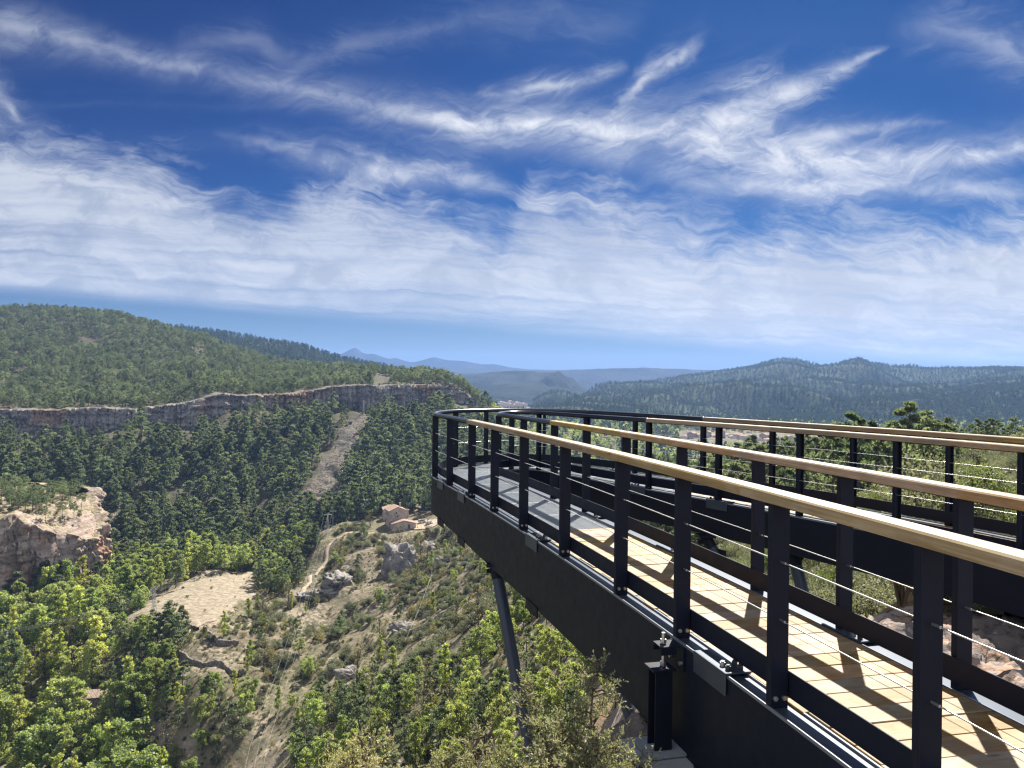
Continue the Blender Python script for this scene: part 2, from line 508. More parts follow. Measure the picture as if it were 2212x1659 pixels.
M['flange'] = principled('skylit_flange_paint', lambda N: N.mix(N.noise(obj_co(N), 5.0, 4.0), (0.035, 0.048, 0.07), (0.06, 0.078, 0.105)), 0.36, 0.3, None, spec=0.5)  # sky reflection on the tray put into a lighter, bluer base
M['lip'] = principled('sunlit_lip_paint', lambda N: N.mix(N.noise(obj_co(N), 4.0, 4.0), (0.13, 0.15, 0.18), (0.24, 0.26, 0.29)), 0.3, 0.2, None, spec=0.6)  # paler than the dark paint: sunlit edge shine put into the colour
M['bolt'] = principled('bolt_steel', (0.42, 0.43, 0.45), 0.35, 0.8)
M['bolt_dark'] = principled('painted_bolt', (0.03, 0.032, 0.036), 0.4, 0.0)
M['cable'] = principled('steel_cable', (0.62, 0.62, 0.6), 0.35, 0.7)
M['galv'] = principled('galvanised_steel', lambda N: N.mix(N.noise(obj_co(N), 12.0, 3.0), (0.26, 0.29, 0.32), (0.40, 0.43, 0.46)), 0.42, 0.25)
M['zinc'] = principled('zinc_rod', (0.6, 0.6, 0.6), 0.3, 0.9)
def wood_col(N, base, dark, light, grain=(2.0, 60.0), knots=True):
    uv = N.n('ShaderNodeUVMap').outputs[0]
    x, y, _ = sep(N, uv)
    isl = N.m('FRACT', N.m('ADD', N.n('ShaderNodeNewGeometry').outputs['Random Per Island'], N.n('ShaderNodeObjectInfo').outputs['Random']))
    z = N.m('MULTIPLY', isl, 37.0)
    v1 = N.xyz(N.m('MULTIPLY', x, grain[0]), N.m('MULTIPLY', y, grain[1]), z)
    g = N.noise(v1, 1.0, 5.0, 0.6, 1.2)
    v2 = N.xyz(N.m('MULTIPLY', x, 3.2), N.m('MULTIPLY', y, 7.0), z)
    blot = N.noise(v2, 1.0, 4.0, 0.6, 0.5)
    c = N.mix(N.sstep(g, .32, .68), dark, light)
    c = N.mix(N.m('MULTIPLY', N.sstep(blot, .42, .72), 0.6), c, base)
    c = N.mix(N.m('MULTIPLY', N.sstep(blot, .52, .36), 0.35), c, (0.40, 0.325, 0.22))
    if knots:
        vo = N.n('ShaderNodeTexVoronoi')
        N.t.links.new(N.xyz(N.m('MULTIPLY', x, 2.3), N.m('MULTIPLY', y, 9.0), z), vo.inputs['Vector'])
        vo.inputs['Scale'].default_value = 1.0
        c = N.mix(N.m('MULTIPLY', N.sstep(vo.outputs['Distance'], .17, .07), 0.7), c, (0.13, 0.07, 0.03))
    # greying and foot-worn dirt
    w_ = N.noise(pos(N), 2.4, 6.0, .65)
    c = N.mix(N.m('MULTIPLY', N.sstep(w_, .5, .72), .5), c, (0.17, 0.14, 0.105))
    hs = N.n('ShaderNodeHueSaturation')
    N.t.links.new(c, hs.inputs['Color'])
    N.put(hs.inputs['Value'], N.m('MULTIPLY_ADD', isl, 0.5, 0.66))
    N.put(hs.inputs['Saturation'], N.m('MULTIPLY_ADD', N.m('FRACT', N.m('MULTIPLY', isl, 5.7)), 0.5, 0.72))
    N.put(hs.inputs['Hue'], N.m('MULTIPLY_ADD', N.m('FRACT', N.m('MULTIPLY', isl, 9.1)), 0.022, 0.487))
    return hs.outputs[0]
def wood_bump(N):
    uv = N.n('ShaderNodeUVMap').outputs[0]
    x, y, _ = sep(N, uv)
    return N.noise(N.xyz(N.m('MULTIPLY', x, 3.0), N.m('MULTIPLY', y, 120.0), 0.0), 1.0, 4.0)
M['deck'] = principled('deck_boards', lambda N: wood_col(N, (0.24, 0.125, 0.036), (0.25, 0.155, 0.058), (0.34, 0.245, 0.12)), 0.6, 0.0, wood_bump, 0.25, 0.003, 0.3)
M['rail'] = principled('rail_wood', lambda N: wood_col(N, (0.27, 0.175, 0.065), (0.235, 0.145, 0.055), (0.40, 0.295, 0.145), (1.2, 46.0)), 0.48, 0.0, wood_bump, 0.2, 0.002, 0.4)
M['concrete'] = principled('concrete', lambda N: N.mix(N.noise(obj_co(N), 6.0, 5.0), (0.22, 0.23, 0.24), (0.36, 0.36, 0.36)), 0.85, 0.0, lambda N: N.noise(obj_co(N), 40.0, 4.0), 0.4, 0.01)
def rock_col(a, b, c, s=0.05):
    def f(N):
        p = pos(N)
        x, y, z = sep(N, p)
        n1 = N.noise(N.xyz(N.m('MULTIPLY', x, s), N.m('MULTIPLY', y, s), N.m('MULTIPLY', z, s * 2.2)), 1.0, 7.0, 0.6, 0.4)
        n2 = N.noise(p, s * 9.0, 5.0, 0.65)
        q = N.mix(N.sstep(n1, .36, .64), a, b)
        q = N.mix(N.m('MULTIPLY', N.sstep(n2, .5, .72), .75), q, c)
        return q
    return f
def rock_bump(s):
    def f(N):
        p = pos(N)
        x, y, z = sep(N, p)
        return N.m('ADD', N.noise(N.xyz(x, y, N.m('MULTIPLY', z, 2.0)), s, 8.0, 0.65, 0.3), N.m('MULTIPLY', N.noise(p, s * 6.0, 5.0, 0.6), 0.4))
    return f
# ------------------------------------------------------------------ terrain: heights fixed by surveyed points, (u, v, distance)
CLIFF = [(-420, 905, 965, 540), (-200, 900, 952, 550), (0, 889, 945, 560), (120, 890, 946, 566), (230, 882, 930, 580), (300, 886, 924, 590), (380, 875, 918, 600), (432, 862, 915, 606),
         (480, 854, 884, 618), (560, 857, 884, 630), (640, 850, 882, 645), (720, 839, 884, 660), (800, 833, 888, 675), (860, 833, 884, 686), (930, 833, 874, 700), (985, 842, 870, 715), (1030, 872, 886, 724), (1080, 905, 912, 735)]
CL = np.array([[(c[0] - CU) / F, c[3], -(c[1] - HVU(c[0])) / F * c[3], -(c[2] - HVU(c[0])) / F * c[3]] for c in CLIFF])   # s, Z, top z, bottom z
def cliff_at(s):
    s = np.asarray(s, float)
    Z = np.interp(s, CL[:, 0], CL[:, 1])
    zt = np.interp(s, CL[:, 0], CL[:, 2])
    zb = np.interp(s, CL[:, 0], CL[:, 3])
    k = sms(s, CL[0, 0] - .1, CL[0, 0]) * (1 - sms(s, CL[-1, 0] - .012, CL[-1, 0] + .004))
    return Z, zt, zb, (zt - zb) * k
TP = [  # near slope below and around the look-out
    (-700, 2600, 60), (-200, 2500, 70), (300, 2500, 70), (700, 2500, 60), (1000, 2400, 48), (1300, 2200, 30), (1600, 1700, 16), (2000, 1350, 16), (2500, 1200, 16), (3000, 1100, 16),
    (-500, 1720, 190), (-200, 1690, 195), (0, 1665, 205), (300, 1660, 200), (500, 1665, 182), (700, 1665, 150), (900, 1660, 116), (1100, 1660, 82), (1300, 1660, 46), (1500, 1560, 30),
    (1700, 1340, 30), (1900, 1260, 30), (2200, 1160, 32), (2600, 1050, 32),
    (1300, 1420, 78), (1150, 1420, 120), (1000, 1430, 165), (1200, 1250, 165), (1350, 1250, 120), (1500, 1220, 90), (1700, 1160, 75), (1900, 1090, 75), (2150, 1020, 75), (2500, 960, 75),
    (2600, 985, 190), (2400, 995, 205), (2212, 1004, 220), (2050, 1014, 235), (1900, 1020, 250), (1700, 1026, 270), (1500, 1036, 292), (1300, 1042, 322), (1150, 1066, 362), (1050, 1098, 382),
    # house knoll and its flanks
    (870, 1128, 400), (935, 1131, 396), (930, 1152, 376), (930, 1188, 345), (900, 1158, 374), (800, 1152, 385), (720, 1150, 390), (760, 1200, 345), (690, 1235, 345), (640, 1290, 300), (860, 1220, 320), (1000, 1210, 300), (700, 1360, 262), (900, 1340, 240), (820, 1440, 205),
    (600, 1450, 222), (700, 1520, 190), (560, 1560, 200), (850, 1540, 155),
    # dry field, terraces and pylon foot
    (525, 1230, 350), (450, 1262, 305), (380, 1290, 285), (300, 1330, 266), (560, 1300, 288), (470, 1340, 258), (400, 1375, 244), (480, 1420, 228), (420, 1470, 215), (500, 1490, 208),
    # river side and wooded bottom
    (350, 1420, 238), (280, 1455, 238), (235, 1520, 226), (100, 1500, 240), (20, 1400, 272), (-300, 1450, 255), (170, 1330, 300), (300, 1270, 330), (400, 1215, 370), (230, 1250, 345), (600, 1180, 405), (-300, 1260, 360),
    # foot of the opposite slope
    (-300, 1150, 430), (0, 1160, 425), (300, 1185, 425), (450, 1180, 430), (600, 1155, 440), (740, 1118, 455), (850, 1075, 470), (1000, 1060, 480), (1120, 1040, 520),
    (-300, 1010, 490), (0, 1005, 490), (250, 1010, 500), (500, 1000, 530), (700, 985, 555), (900, 975, 565), (1050, 990, 560),
    # plateau and hill above the cliff (height of the cliff is added separately)
    (-400, 800, 800), (-200, 770, 850), (0, 800, 790), (0, 745, 920), (0, 705, 1030), (0, 672, 1150), (-300, 668, 1150), (200, 682, 1150), (120, 735, 990), (300, 702, 1120), (250, 790, 830), (400, 732, 1080), (400, 790, 860), (500, 764, 1030), (520, 805, 840),
    (600, 795, 980), (620, 822, 800), (700, 806, 930), (720, 824, 790), (830, 812, 900), (835, 824, 780), (900, 818, 830), (950, 824, 800), (1000, 840, 790), (1050, 885, 780),
    (0, 740, 1500), (300, 760, 1500), (-300, 740, 1500), (600, 815, 1300), (830, 830, 1250),
    # valley floor beyond
    (1130, 1010, 640), (1100, 950, 780), (1250, 1000, 760), (1400, 1090, 540), (1450, 990, 860), (1650, 1000, 800), (1900, 1010, 760), (2200, 1000, 820), (1050, 905, 950), (1150, 915, 1400), (1400, 932, 1300), (1700, 950, 1180), (1950, 958, 1100), (2300, 955, 1150),
    (950, 862, 1300), (1300, 890, 1900), (1700, 895, 1800), (2200, 890, 1900), (1000, 865, 2400), (1300, 875, 2500), (2200, 870, 2500), (0, 830, 2500), (600, 850, 2500)]
_s = np.array([(p[0] - CU) / F for p in TP])
_Z = np.array([float(p[2]) for p in TP])
_h = np.array([-(p[1] - HVU(p[0])) / F * p[2] for p in TP])
_cz, _ct, _cb, _cs = cliff_at(_s)
_h = _h - _cs * (_Z > _cz)
# the foot and the rim of the cliff are survey points as well
_e = [(c[0], c[2], c[3] - 14.0) for c in CLIFF]
_s = np.concatenate([_s, [(c[0] - CU) / F for c in _e], [(c[0] - CU) / F for c in CLIFF]])
_Z = np.concatenate([_Z, [c[2] for c in _e], [c[3] + 16.0 for c in CLIFF]])
_h2 = np.array([-(c[2] - HVU(c[0])) / F * c[3] - 1.5 for c in CLIFF])
_h3 = np.array([-(c[1] - HVU(c[0])) / F * c[3] for c in CLIFF]) - cliff_at(np.array([(c[0] - CU) / F for c in CLIFF]))[3]
_h = np.concatenate([_h, _h2, _h3])
KT = 0.75
tps = TPS(np.stack([_s, np.log(_Z) * KT], 1), _h, 2e-4)
def height(x, y, rough=True):
    x, y = np.atleast_1d(np.asarray(x, float)), np.atleast_1d(np.asarray(y, float))
    yc = np.maximum(y, 10.0)
    s = x / yc
    h = tps(np.stack([s.ravel(), np.log(yc).ravel() * KT], 1)).reshape(s.shape)
    cz, ct, cb, cs = cliff_at(s)
    h = h + cs * sms(y, cz - 2.0, cz + 5.0)
    far = sms(y, 1150, 2000)
    h = h * (1 - far * .9) + (-88.0) * far * .9
    if rough:
        amp = np.interp(y, [15, 60, 200, 500, 1000, 3000], [0.5, 1.4, 2.2, 2.6, 3.0, 2.0])
        flat = np.maximum(FIELD(s, y), PADS(s * yc, y))
        h = h + amp * fbm(x / 22, y / 22, 0, 5, 3, .55) * (1 - .85 * flat)
    return h
def PADS(x, y):
    m = 0.0
    for u, Z, r in ((868, 396, 22), (905, 394, 20), (930, 392, 18), (848, 414, 14)):
        m = np.maximum(m, 1 - sms(np.hypot(x - (u - CU) / F * Z, y - Z), r * .7, r * 1.5))
    return m * 1.25
FPOLY = np.array([(285, 1335), (330, 1298), (400, 1262), (470, 1238), (530, 1228), (560, 1245), (575, 1290), (520, 1320), (500, 1345), (440, 1352), (400, 1382), (360, 1368), (300, 1352)], float)
STRIP = [(808, 850, 9), (798, 880, 15), (780, 915, 20), (757, 960, 26), (730, 1010, 34), (708, 1050, 40), (692, 1085, 44), (688, 1110, 44)]
def in_poly(px, py, poly):
    r = np.zeros(np.shape(px), bool)
    n = len(poly)
    j = n - 1
    for i in range(n):
        xi, yi = poly[i]
        xj, yj = poly[j]
        c = ((yi > py) != (yj > py)) & (px < (xj - xi) * (py - yi) / (yj - yi + 1e-12) + xi)
        r ^= c
        j = i
    return r
# plan outlines of the dry field and the stony cleared strip (world metres)
_fz = [280, 295, 312, 330, 345, 330, 290, 275, 255, 252, 246, 246, 258]
FW = np.array([((u - CU) / F * Z, Z) for (u, v), Z in zip(FPOLY, _fz)])
def FIELD(s, y):
    x = s * y
    return in_poly(x + 6 * fbm(x / 11, y / 11, 0, 3, 1), y + 8 * fbm(x / 11, y / 11, 4, 3, 2), FW).astype(float)
SW = np.array([((u - CU) / F * Z, Z, w / F * Z) for (u, v, w), Z in zip(STRIP, (672, 655, 622, 590, 548, 515, 487, 466))])
def strip_mask(x, y):
    cx = np.interp(-y, -SW[:, 1], SW[:, 0])
    w = np.interp(-y, -SW[:, 1], SW[:, 2]) * (1 + .35 * vnoise(x / 14, y / 14, 2))
    return ((np.abs(x - cx) < w) & (y > 462) & (y < 664)).astype(float)
def uv_of(x, y, z):
    u = CU + F * x / y
    return u, HVU(u) - F * z / y
def soil_col(N):
    p = pos(N)
    n1 = N.noise(p, 0.06, 6.0, 0.6)
    n2 = N.noise(p, 0.6, 5.0, 0.65)
    n3 = N.noise(p, 0.017, 4.0, 0.5)
    c = N.mix(N.sstep(n1, .38, .62), (0.15, 0.118, 0.085), (0.28, 0.228, 0.168))
    c = N.mix(N.m('MULTIPLY', N.sstep(n2, .43, .56), .88), c, (0.075, 0.075, 0.045))
    c = N.mix(N.m('MULTIPLY', N.sstep(n2, .36, .24), .6), c, (0.38, 0.32, 0.24))
    c = N.mix(N.m('MULTIPLY', N.sstep(n3, .45, .6), .35), c, (0.11, 0.115, 0.05))
    dry = N.sstep(N.m('ADD', attr(N, 'dry'), N.m('MULTIPLY_ADD', n2, 1.1, -0.62)), .3, .75)
    cd = N.mix(N.sstep(n2, .34, .66), (0.17, 0.14, 0.10), (0.31, 0.265, 0.195))
    c = N.mix(dry, c, cd)
    stony = attr(N, 'stony')
    cs = N.mix(N.sstep(n2, .4, .6), (0.055, 0.05, 0.04), (0.165, 0.142, 0.118))
    c = N.mix(stony, c, cs)
    nz = sep(N, N.n('ShaderNodeNewGeometry').outputs['Normal'])[2]
    rk = N.mix(N.sstep(n1, .4, .6), (0.26, 0.22, 0.19), (0.30, 0.20, 0.13))
    wood = attr(N, 'wood')
    c = N.mix(N.m('MULTIPLY', wood, .75), c, (0.060, 0.058, 0.034))
    return N.mix(N.sstep(nz, .74, .52), c, rk)
M['soil'] = principled('hill_soil', soil_col, 0.95, 0.0, rock_bump(0.5), 0.6, 0.6, 0.1)
def build_terrain():
    nc = 560
    s = np.linspace(-0.95, 1.05, nc)
    t = np.unique(np.concatenate([np.linspace(math.log(13), math.log(150), 70), np.linspace(math.log(150), math.log(480), 190), np.linspace(math.log(480), math.log(740), 130), np.linspace(math.log(740), math.log(2600), 110)]))
    S, T = np.meshgrid(s, t)
    Y = np.exp(T)
    X = S * Y
    H = height(X, Y)
    dry, st = FIELD(S, Y), strip_mask(X, Y)
    UU, VV = uv_of(X, Y, H)
    zone_dry = sms(UU, 340, 400) * (1 - sms(UU, 640, 720)) * sms(VV, 1225, 1260) * (Y > 120)
    dry = np.maximum(dry, zone_dry * np.clip(.25 + .9 * fbm(X / 16, Y / 16, 0, 4, 63), 0, .85))
    H = H + st * 1.1 * fbm(X / 5, Y / 2.4, 0, 3, 9)
    cz = cliff_at(S)[0]
    wood = ((Y > 455) & (S < .02) & (Y < 1400) & (st < .5)).astype(float)
    V = np.stack([X, Y, H], -1).reshape(-1, 3)
    o = mesh_np('terrain', V, grid_faces(len(t), nc), M['soil'], True)
    for nm, arr in (('dry', dry), ('stony', st), ('wood', wood)):
        a = o.data.attributes.new(nm, 'FLOAT', 'POINT')
        a.data.foreach_set('value', arr.ravel().astype(np.float32))
    tag(o, kind='structure')
    return o
TERR = build_terrain()
# ground sheet under everything, to the horizon
M['plain'] = principled('far_ground', lambda N: N.mix(N.noise(pos(N), 0.004, 6.0), (0.06, 0.075, 0.035), (0.16, 0.13, 0.085)), 0.95, spec=0.1)
g = MB()
g.box((0, 4000, -112.5), (17000, 9600, 1.0))
tag(g.build('ground', M['plain']), kind='structure')

# ------------------------------------------------------------------ cliff band on the opposite side
def cliff_col(N):
    p = pos(N)
    x, y, z = sep(N, p)
    strata = N.noise(N.xyz(N.m('MULTIPLY', x, .03), N.m('MULTIPLY', y, .03), N.m('MULTIPLY', z, .35)), 1.0, 6.0, 0.65, .6)
    panel = N.noise(N.xyz(N.m('MULTIPLY', x, .085), N.m('MULTIPLY', y, .085), N.m('MULTIPLY', z, .02)), 1.0, 5.0, 0.65, .5)
    crack = N.noise(N.xyz(N.m('MULTIPLY', x, .42), N.m('MULTIPLY', y, .42), N.m('MULTIPLY', z, .05)), 1.0, 6.0, 0.7, .6)
    fine = N.noise(p, .55, 6.0, .7)
    big = N.noise(p, .02, 4.0)
    c = N.mix(N.sstep(panel, .36, .62), (0.16, 0.15, 0.14), (0.34, 0.315, 0.285))
    c = N.mix(N.m('MULTIPLY', N.sstep(strata, .5, .62), .35), c, (0.22, 0.20, 0.18))
    c = N.mix(N.m('MULTIPLY', N.sstep(big, .5, .62), .7), c, (0.36, 0.225, 0.15))
    c = N.mix(N.m('MULTIPLY', N.sstep(crack, .54, .62), .85), c, (0.045, 0.042, 0.04))
    c = N.mix(N.m('MULTIPLY', N.sstep(fine, .54, .66), .6), c, (0.07, 0.066, 0.06))
    nz = sep(N, N.n('ShaderNodeNewGeometry').outputs['Normal'])[2]
    return N.mix(N.m('MULTIPLY', N.sstep(nz, .7, .92), .7), c, (0.11, 0.10, 0.065))
M['cliff'] = principled('cliff_rock', cliff_col, 0.9, 0.0, rock_bump(0.22), 0.9, 1.5, 0.15)
def rock_wall(path, zt, zb, m, cap, depth, big, seed, out0=6.5, sink=7.0):
    """a rock face along a plan path: buttresses, vertical joints, ledges; returns the vertex grid (m, n, 3)"""
    x, y = path[:, 0], path[:, 1]
    dx, dy = np.gradient(x), np.gradient(y)
    L = np.hypot(dx, dy)
    nx, ny = dy / L, -dx / L
    al = np.cumsum(L)
    rows = []
    jn = vnoise(al / (big * .33), 0, 0, seed + 1)
    butt = depth * (np.round(2.6 * fbm(al / big, 0, .3, 3, seed)) / 2.6 * .8 + .35 * fbm(al / (big * .3), 0, .6, 3, seed + 3))
    joints = -depth * .38 * np.exp(-(vnoise(al / (big * .26), 0, .2, seed + 5) / .10) ** 2)
    for j in range(m):
        f = j / (m - 1)
        zz = zb - sink + (zt + 1.0 - zb + sink) * min(f / .86, 1.0)
        ledge = .16 * depth * np.round(2.2 * fbm(al / (big * .9), zz / (big * .28), 0, 3, seed + 7))
        rough = .20 * depth * fbm(al / (big * .12), zz / (big * .10), 0, 5, seed + 9, .6)
        out = out0 + butt * (1.15 - .4 * f) + joints + ledge + rough + depth * .6 * (1 - f) ** 2
        if f > .86:
            q = (f - .86) / .14
            out = out - q * cap
            zz = zz + .35 * fbm(al / 5, f * 9, 0, 3, seed + 11) + q * .7
        zz = zz + .8 * fbm(al / 15, 3.0, 0, 4, seed + 13) * min(1, f * 2)
        rows.append(np.stack([x + nx * out, y + ny * out, zz], -1))
    return np.stack(rows, 0)
def build_cliff():
    n, m = 1500, 44
    s = np.linspace(CL[0, 0] + .01, CL[-2, 0] + .012, n)
    Z, zt, zb, hh = cliff_at(s)
    G = rock_wall(np.stack([s * Z, Z], -1), zt, zb, m, 13.0, 6.5, 15.0, 5)
    return tag(mesh_np('cliff', G.reshape(-1, 3), grid_faces(m, n), M['cliff'], False), kind='structure')
build_cliff()
# loose blocks of the scree below the cliff belong to the slope
def lumps(name, items, mat, seed, sub=3, rough=.35):
    """items: (x, y, z, rx, ry, rz) boulders joined in one surface"""
    import bmesh
    bm = bmesh.new()
    bmesh.ops.create_icosphere(bm, subdivisions=sub, radius=1.0)
    bm.verts.ensure_lookup_table()
    B = np.array([v.co[:] for v in bm.verts])
    Fc = np.array([[v.index for v in f.verts] for f in bm.faces])
    bm.free()
    VV, FF = [], []
    for k, (x, y, z, a, b, c) in enumerate(items):
        r = 1 + rough * fbm(B[:, 0] * 1.4 + k * 7.1, B[:, 1] * 1.4, B[:, 2] * 1.1, 6, seed) + .10 * np.round(2 * fbm(B[:, 0] * 3.4, B[:, 1] * 3.4, B[:, 2] * 1.2, 3, seed + 5))
        q = np.sign(B) * np.abs(B) ** .72 * r[:, None]
        an = (k * 2.4 + seed) % 6.28
        q = q * np.array([a, b, c])
        q = np.stack([q[:, 0] * math.cos(an) - q[:, 1] * math.sin(an), q[:, 0] * math.sin(an) + q[:, 1] * math.cos(an), q[:, 2]], -1)
        VV.append(q + np.array([x, y, z]))
        FF.append(Fc + k * len(B))
    return mesh_np(name, np.concatenate(VV), np.concatenate(FF), mat, False)
# ------------------------------------------------------------------ red rock outcrop on the left
def outc_col(N):
    p = pos(N)
    x, y, z = sep(N, p)
    strata = N.noise(N.xyz(N.m('MULTIPLY', x, .04), N.m('MULTIPLY', y, .04), N.m('MULTIPLY', z, .7)), 1.0, 6.0, 0.6, .5)
    big = N.noise(p, .05, 5.0, .6)
    fine = N.noise(p, .7, 6.0, .65)
    crack = N.noise(N.xyz(N.m('MULTIPLY', x, .6), N.m('MULTIPLY', y, .6), N.m('MULTIPLY', z, .10)), 1.0, 6.0, 0.7, .6)
    c = N.mix(N.sstep(strata, .36, .64), (0.25, 0.19, 0.15), (0.43, 0.35, 0.29))
    c = N.mix(N.m('MULTIPLY', N.sstep(big, .50, .60), .7), c, (0.34, 0.185, 0.11))
    c = N.mix(N.m('MULTIPLY', N.sstep(crack, .54, .63), .8), c, (0.06, 0.045, 0.035))
    c = N.mix(N.m('MULTIPLY', N.sstep(fine, .53, .66), .65), c, (0.10, 0.08, 0.062))
    nz = sep(N, N.n('ShaderNodeNewGeometry').outputs['Normal'])[2]
    top = N.mix(N.sstep(fine, .4, .6), (0.36, 0.29, 0.20), (0.15, 0.135, 0.07))
    return N.mix(N.sstep(nz, .72, .92), c, top)
M['outcrop'] = principled('outcrop_rock', outc_col, 0.9, 0.0, rock_bump(0.5), 0.9, 0.8, 0.15)
OC = (-312.0, 352.0)                        # ridge end of the outcrop: edge polyline in plan
OEDGE = np.array([(-420, 300), (-330, 302), (-262, 304), (-236, 305), (-220, 306), (-206, 308), (-194, 312), (-185, 320), (-181, 331), (-184, 346), (-196, 364), (-216, 384), (-250, 398), (-420, 405)], float)
def outcrop_edge_dist(x, y):
    """signed distance to the outline, positive inside"""
    P = OEDGE
    d = np.full(np.shape(x), 1e9)
    n = len(P)
    for i in range(n):
        a, b = P[i], P[(i + 1) % n]
        ab = b - a
        t = np.clip(((x - a[0]) * ab[0] + (y - a[1]) * ab[1]) / (ab @ ab), 0, 1)
        d = np.minimum(d, np.hypot(x - a[0] - t * ab[0], y - a[1] - t * ab[1]))
    return np.where(in_poly(x, y, P), d, -d)
def outcrop_top(x, y):
    # gently rising away from the nose
    return np.interp(x, [-420, -225, -210, -200, -190, -178], [-57, -59, -59, -57, -63, -75]) + np.clip((y - 312) * .03, -2, 3) + 1.6 * fbm(x / 12, y / 12, 0, 4, 31)
def build_outcrop():
    # flat ground on top, and a broken rock face along its rim
    nx, ny = 200, 110
    X, Y = np.meshgrid(np.linspace(-415, -165, nx), np.linspace(290, 412, ny))
    d = outcrop_edge_dist(X, Y) + 2.0 * fbm(X / 11, Y / 11, 0, 4, 41)
    H = outcrop_top(X, Y) - np.clip(1.0 - d, 0, 9) * 2.2
    V = np.stack([X, Y, H], -1).reshape(-1, 3)
    fc = grid_faces(ny, nx)
    fc = fc[(d > -4).reshape(-1)[fc].all(1)]
    n, m = 900, 70
    E_ = OEDGE[:-1]
    L = np.concatenate([[0], np.cumsum(np.hypot(*np.diff(E_, axis=0).T))])
    q = np.linspace(0, L[-1], n)
    P = np.stack([np.interp(q, L, E_[:, 0]), np.interp(q, L, E_[:, 1])], -1)
    k = np.ones(25) / 25
    for c in range(2): P[:, c] = np.convolve(np.pad(P[:, c], 12, 'edge'), k, 'valid')
    zt = outcrop_top(P[:, 0], P[:, 1])
    zb = height(P[:, 0], P[:, 1], False)
    G = rock_wall(P, zt, np.minimum(zb, zt - 8), m, 6.0, 5.2, 13.0, 41, 1.0, 6.0)
    W = G.reshape(-1, 3)
    return tag(mesh_np('rock_outcrop', np.concatenate([V, W]), np.concatenate([fc, grid_faces(m, n) + len(V)]), M['outcrop'], False), kind='structure')
OUTC = build_outcrop()
def ground_z(x, y):
    h = height(x, y)
    d = outcrop_edge_dist(np.asarray(x, float), np.asarray(y, float))
    return np.where(d > 6, outcrop_top(np.asarray(x, float), np.asarray(y, float)), h)

# ------------------------------------------------------------------ far hills, each ridge its own sheet
def hill_col(c1, c2, c3, sc):
    def f(N):
        p = pos(N)
        n1 = N.noise(p, sc, 6.0, 0.65)
        n2 = N.noise(p, sc * 12, 4.0, 0.7)
        c = N.mix(N.sstep(n1, .35, .65), c1, c2)
        c = N.mix(N.m('MULTIPLY', N.sstep(n2, .55, .75), .5), c, c3)
        return c
    return f
def hill(name, crest, Z0, Zc, Z1, zfoot, mat, amp=20, wl=400, nc=420, nr=150, foot_line=None, seed=0, srange=None):
    """crest: (u, v) of the ground on the skyline; rises from Z0 (foot) to Zc (crest) and falls again to Z1"""
    us = np.array([c[0] for c in crest], float)
    vs = np.array([c[1] for c in crest], float)
    u = np.linspace(us[0], us[-1], nc)
    from_spl = np.interp(u, us, vs)
    k = np.ones(9) / 9
    sm = np.convolve(np.pad(from_spl, 4, 'edge'), k, 'valid')
    s = (u - CU) / F
    zc = -(sm - HVU(u)) / F * Zc
    r = np.concatenate([np.linspace(0, 1, int(nr * .72)), 1 + np.linspace(.02, 1, nr - int(nr * .72))])
    S, R = np.meshgrid(s, r)
    Y = np.where(R <= 1, Z0 + (Zc - Z0) * R, Zc + (Z1 - Zc) * (R - 1))
    X = S * Y
    rise = np.where(R <= 1, sms(R, -.25, 1.05) * .35 + .65 * R ** 1.25, 1 - (R - 1) ** 1.3)
    wx = X + .35 * wl * fbm(X / wl, Y / wl, 0, 2, 55 + seed)
    n = 1 - np.abs(fbm(wx / wl + seed, Y / wl * .42, 0, 4, 61 + seed, .5)) * 2.3
    n2 = fbm(X / (wl * .3), Y / (wl * .3), 0, 4, 71 + seed)
    w = np.clip(1 - np.abs(R - .5) / .44, 0, 1) ** .7
    H = zfoot + (zc[None, :] - zfoot) * rise + amp * n * w + amp * .22 * n2 * np.clip(1 - np.abs(R - 1) * 3, .25, 1)
    V = np.stack([X, Y, H], -1)
    o = mesh_np(name, V.reshape(-1, 3), grid_faces(len(r), nc), mat, True)
    tag(o, kind='structure')
    return S, Y, H
M['hill'] = principled('wooded_hill', hill_col((0.028, 0.042, 0.020), (0.05, 0.066, 0.03), (0.10, 0.085, 0.055), 0.006), 0.95, 0.0, lambda N: N.noise(pos(N), 0.12, 5.0, .7), 1.0, 5.0, 0.05)
M['hill_far'] = principled('far_hill', hill_col((0.011, 0.019, 0.012), (0.026, 0.033, 0.021), (0.05, 0.046, 0.035), 0.003), 0.95, 0.0, lambda N: N.noise(pos(N), 0.03, 5.0, .7), 1.0, 14.0, 0.05)
HILLS = {}
HILLS['left_back'] = hill('hills_behind_left', [(150, 720), (300, 706), (390, 710), (470, 722), (560, 736), (650, 751), (710, 768), (780, 787), (835, 797), (900, 808), (960, 822)], 1300, 1900, 2300, -25, M['hill'], 12, 300, seed=1)
HILLS['right'] = hill('hills_right', [(1150, 880), (1240, 858), (1330, 842), (1420, 826), (1500, 812), (1560, 804), (1620, 796), (1660, 786), (1690, 780), (1730, 786), (1780, 797), (1815, 788), (1850, 778), (1890, 784), (1930, 793), (2020, 796), (2110, 799), (2212, 796), (2400, 790), (2700, 800), (3000, 800)], 1500, 3200, 4200, -86, M['hill'], 62, 460, nc=620, nr=220, seed=4)
HILLS['right_spur'] = hill('spur_right', [(1620, 905), (1700, 892), (1790, 878), (1880, 868), (1980, 856), (2080, 848), (2212, 838), (2400, 822), (2700, 810)], 1450, 2000, 2300, -86, M['hill'], 30, 300, nc=420, nr=130, seed=8)
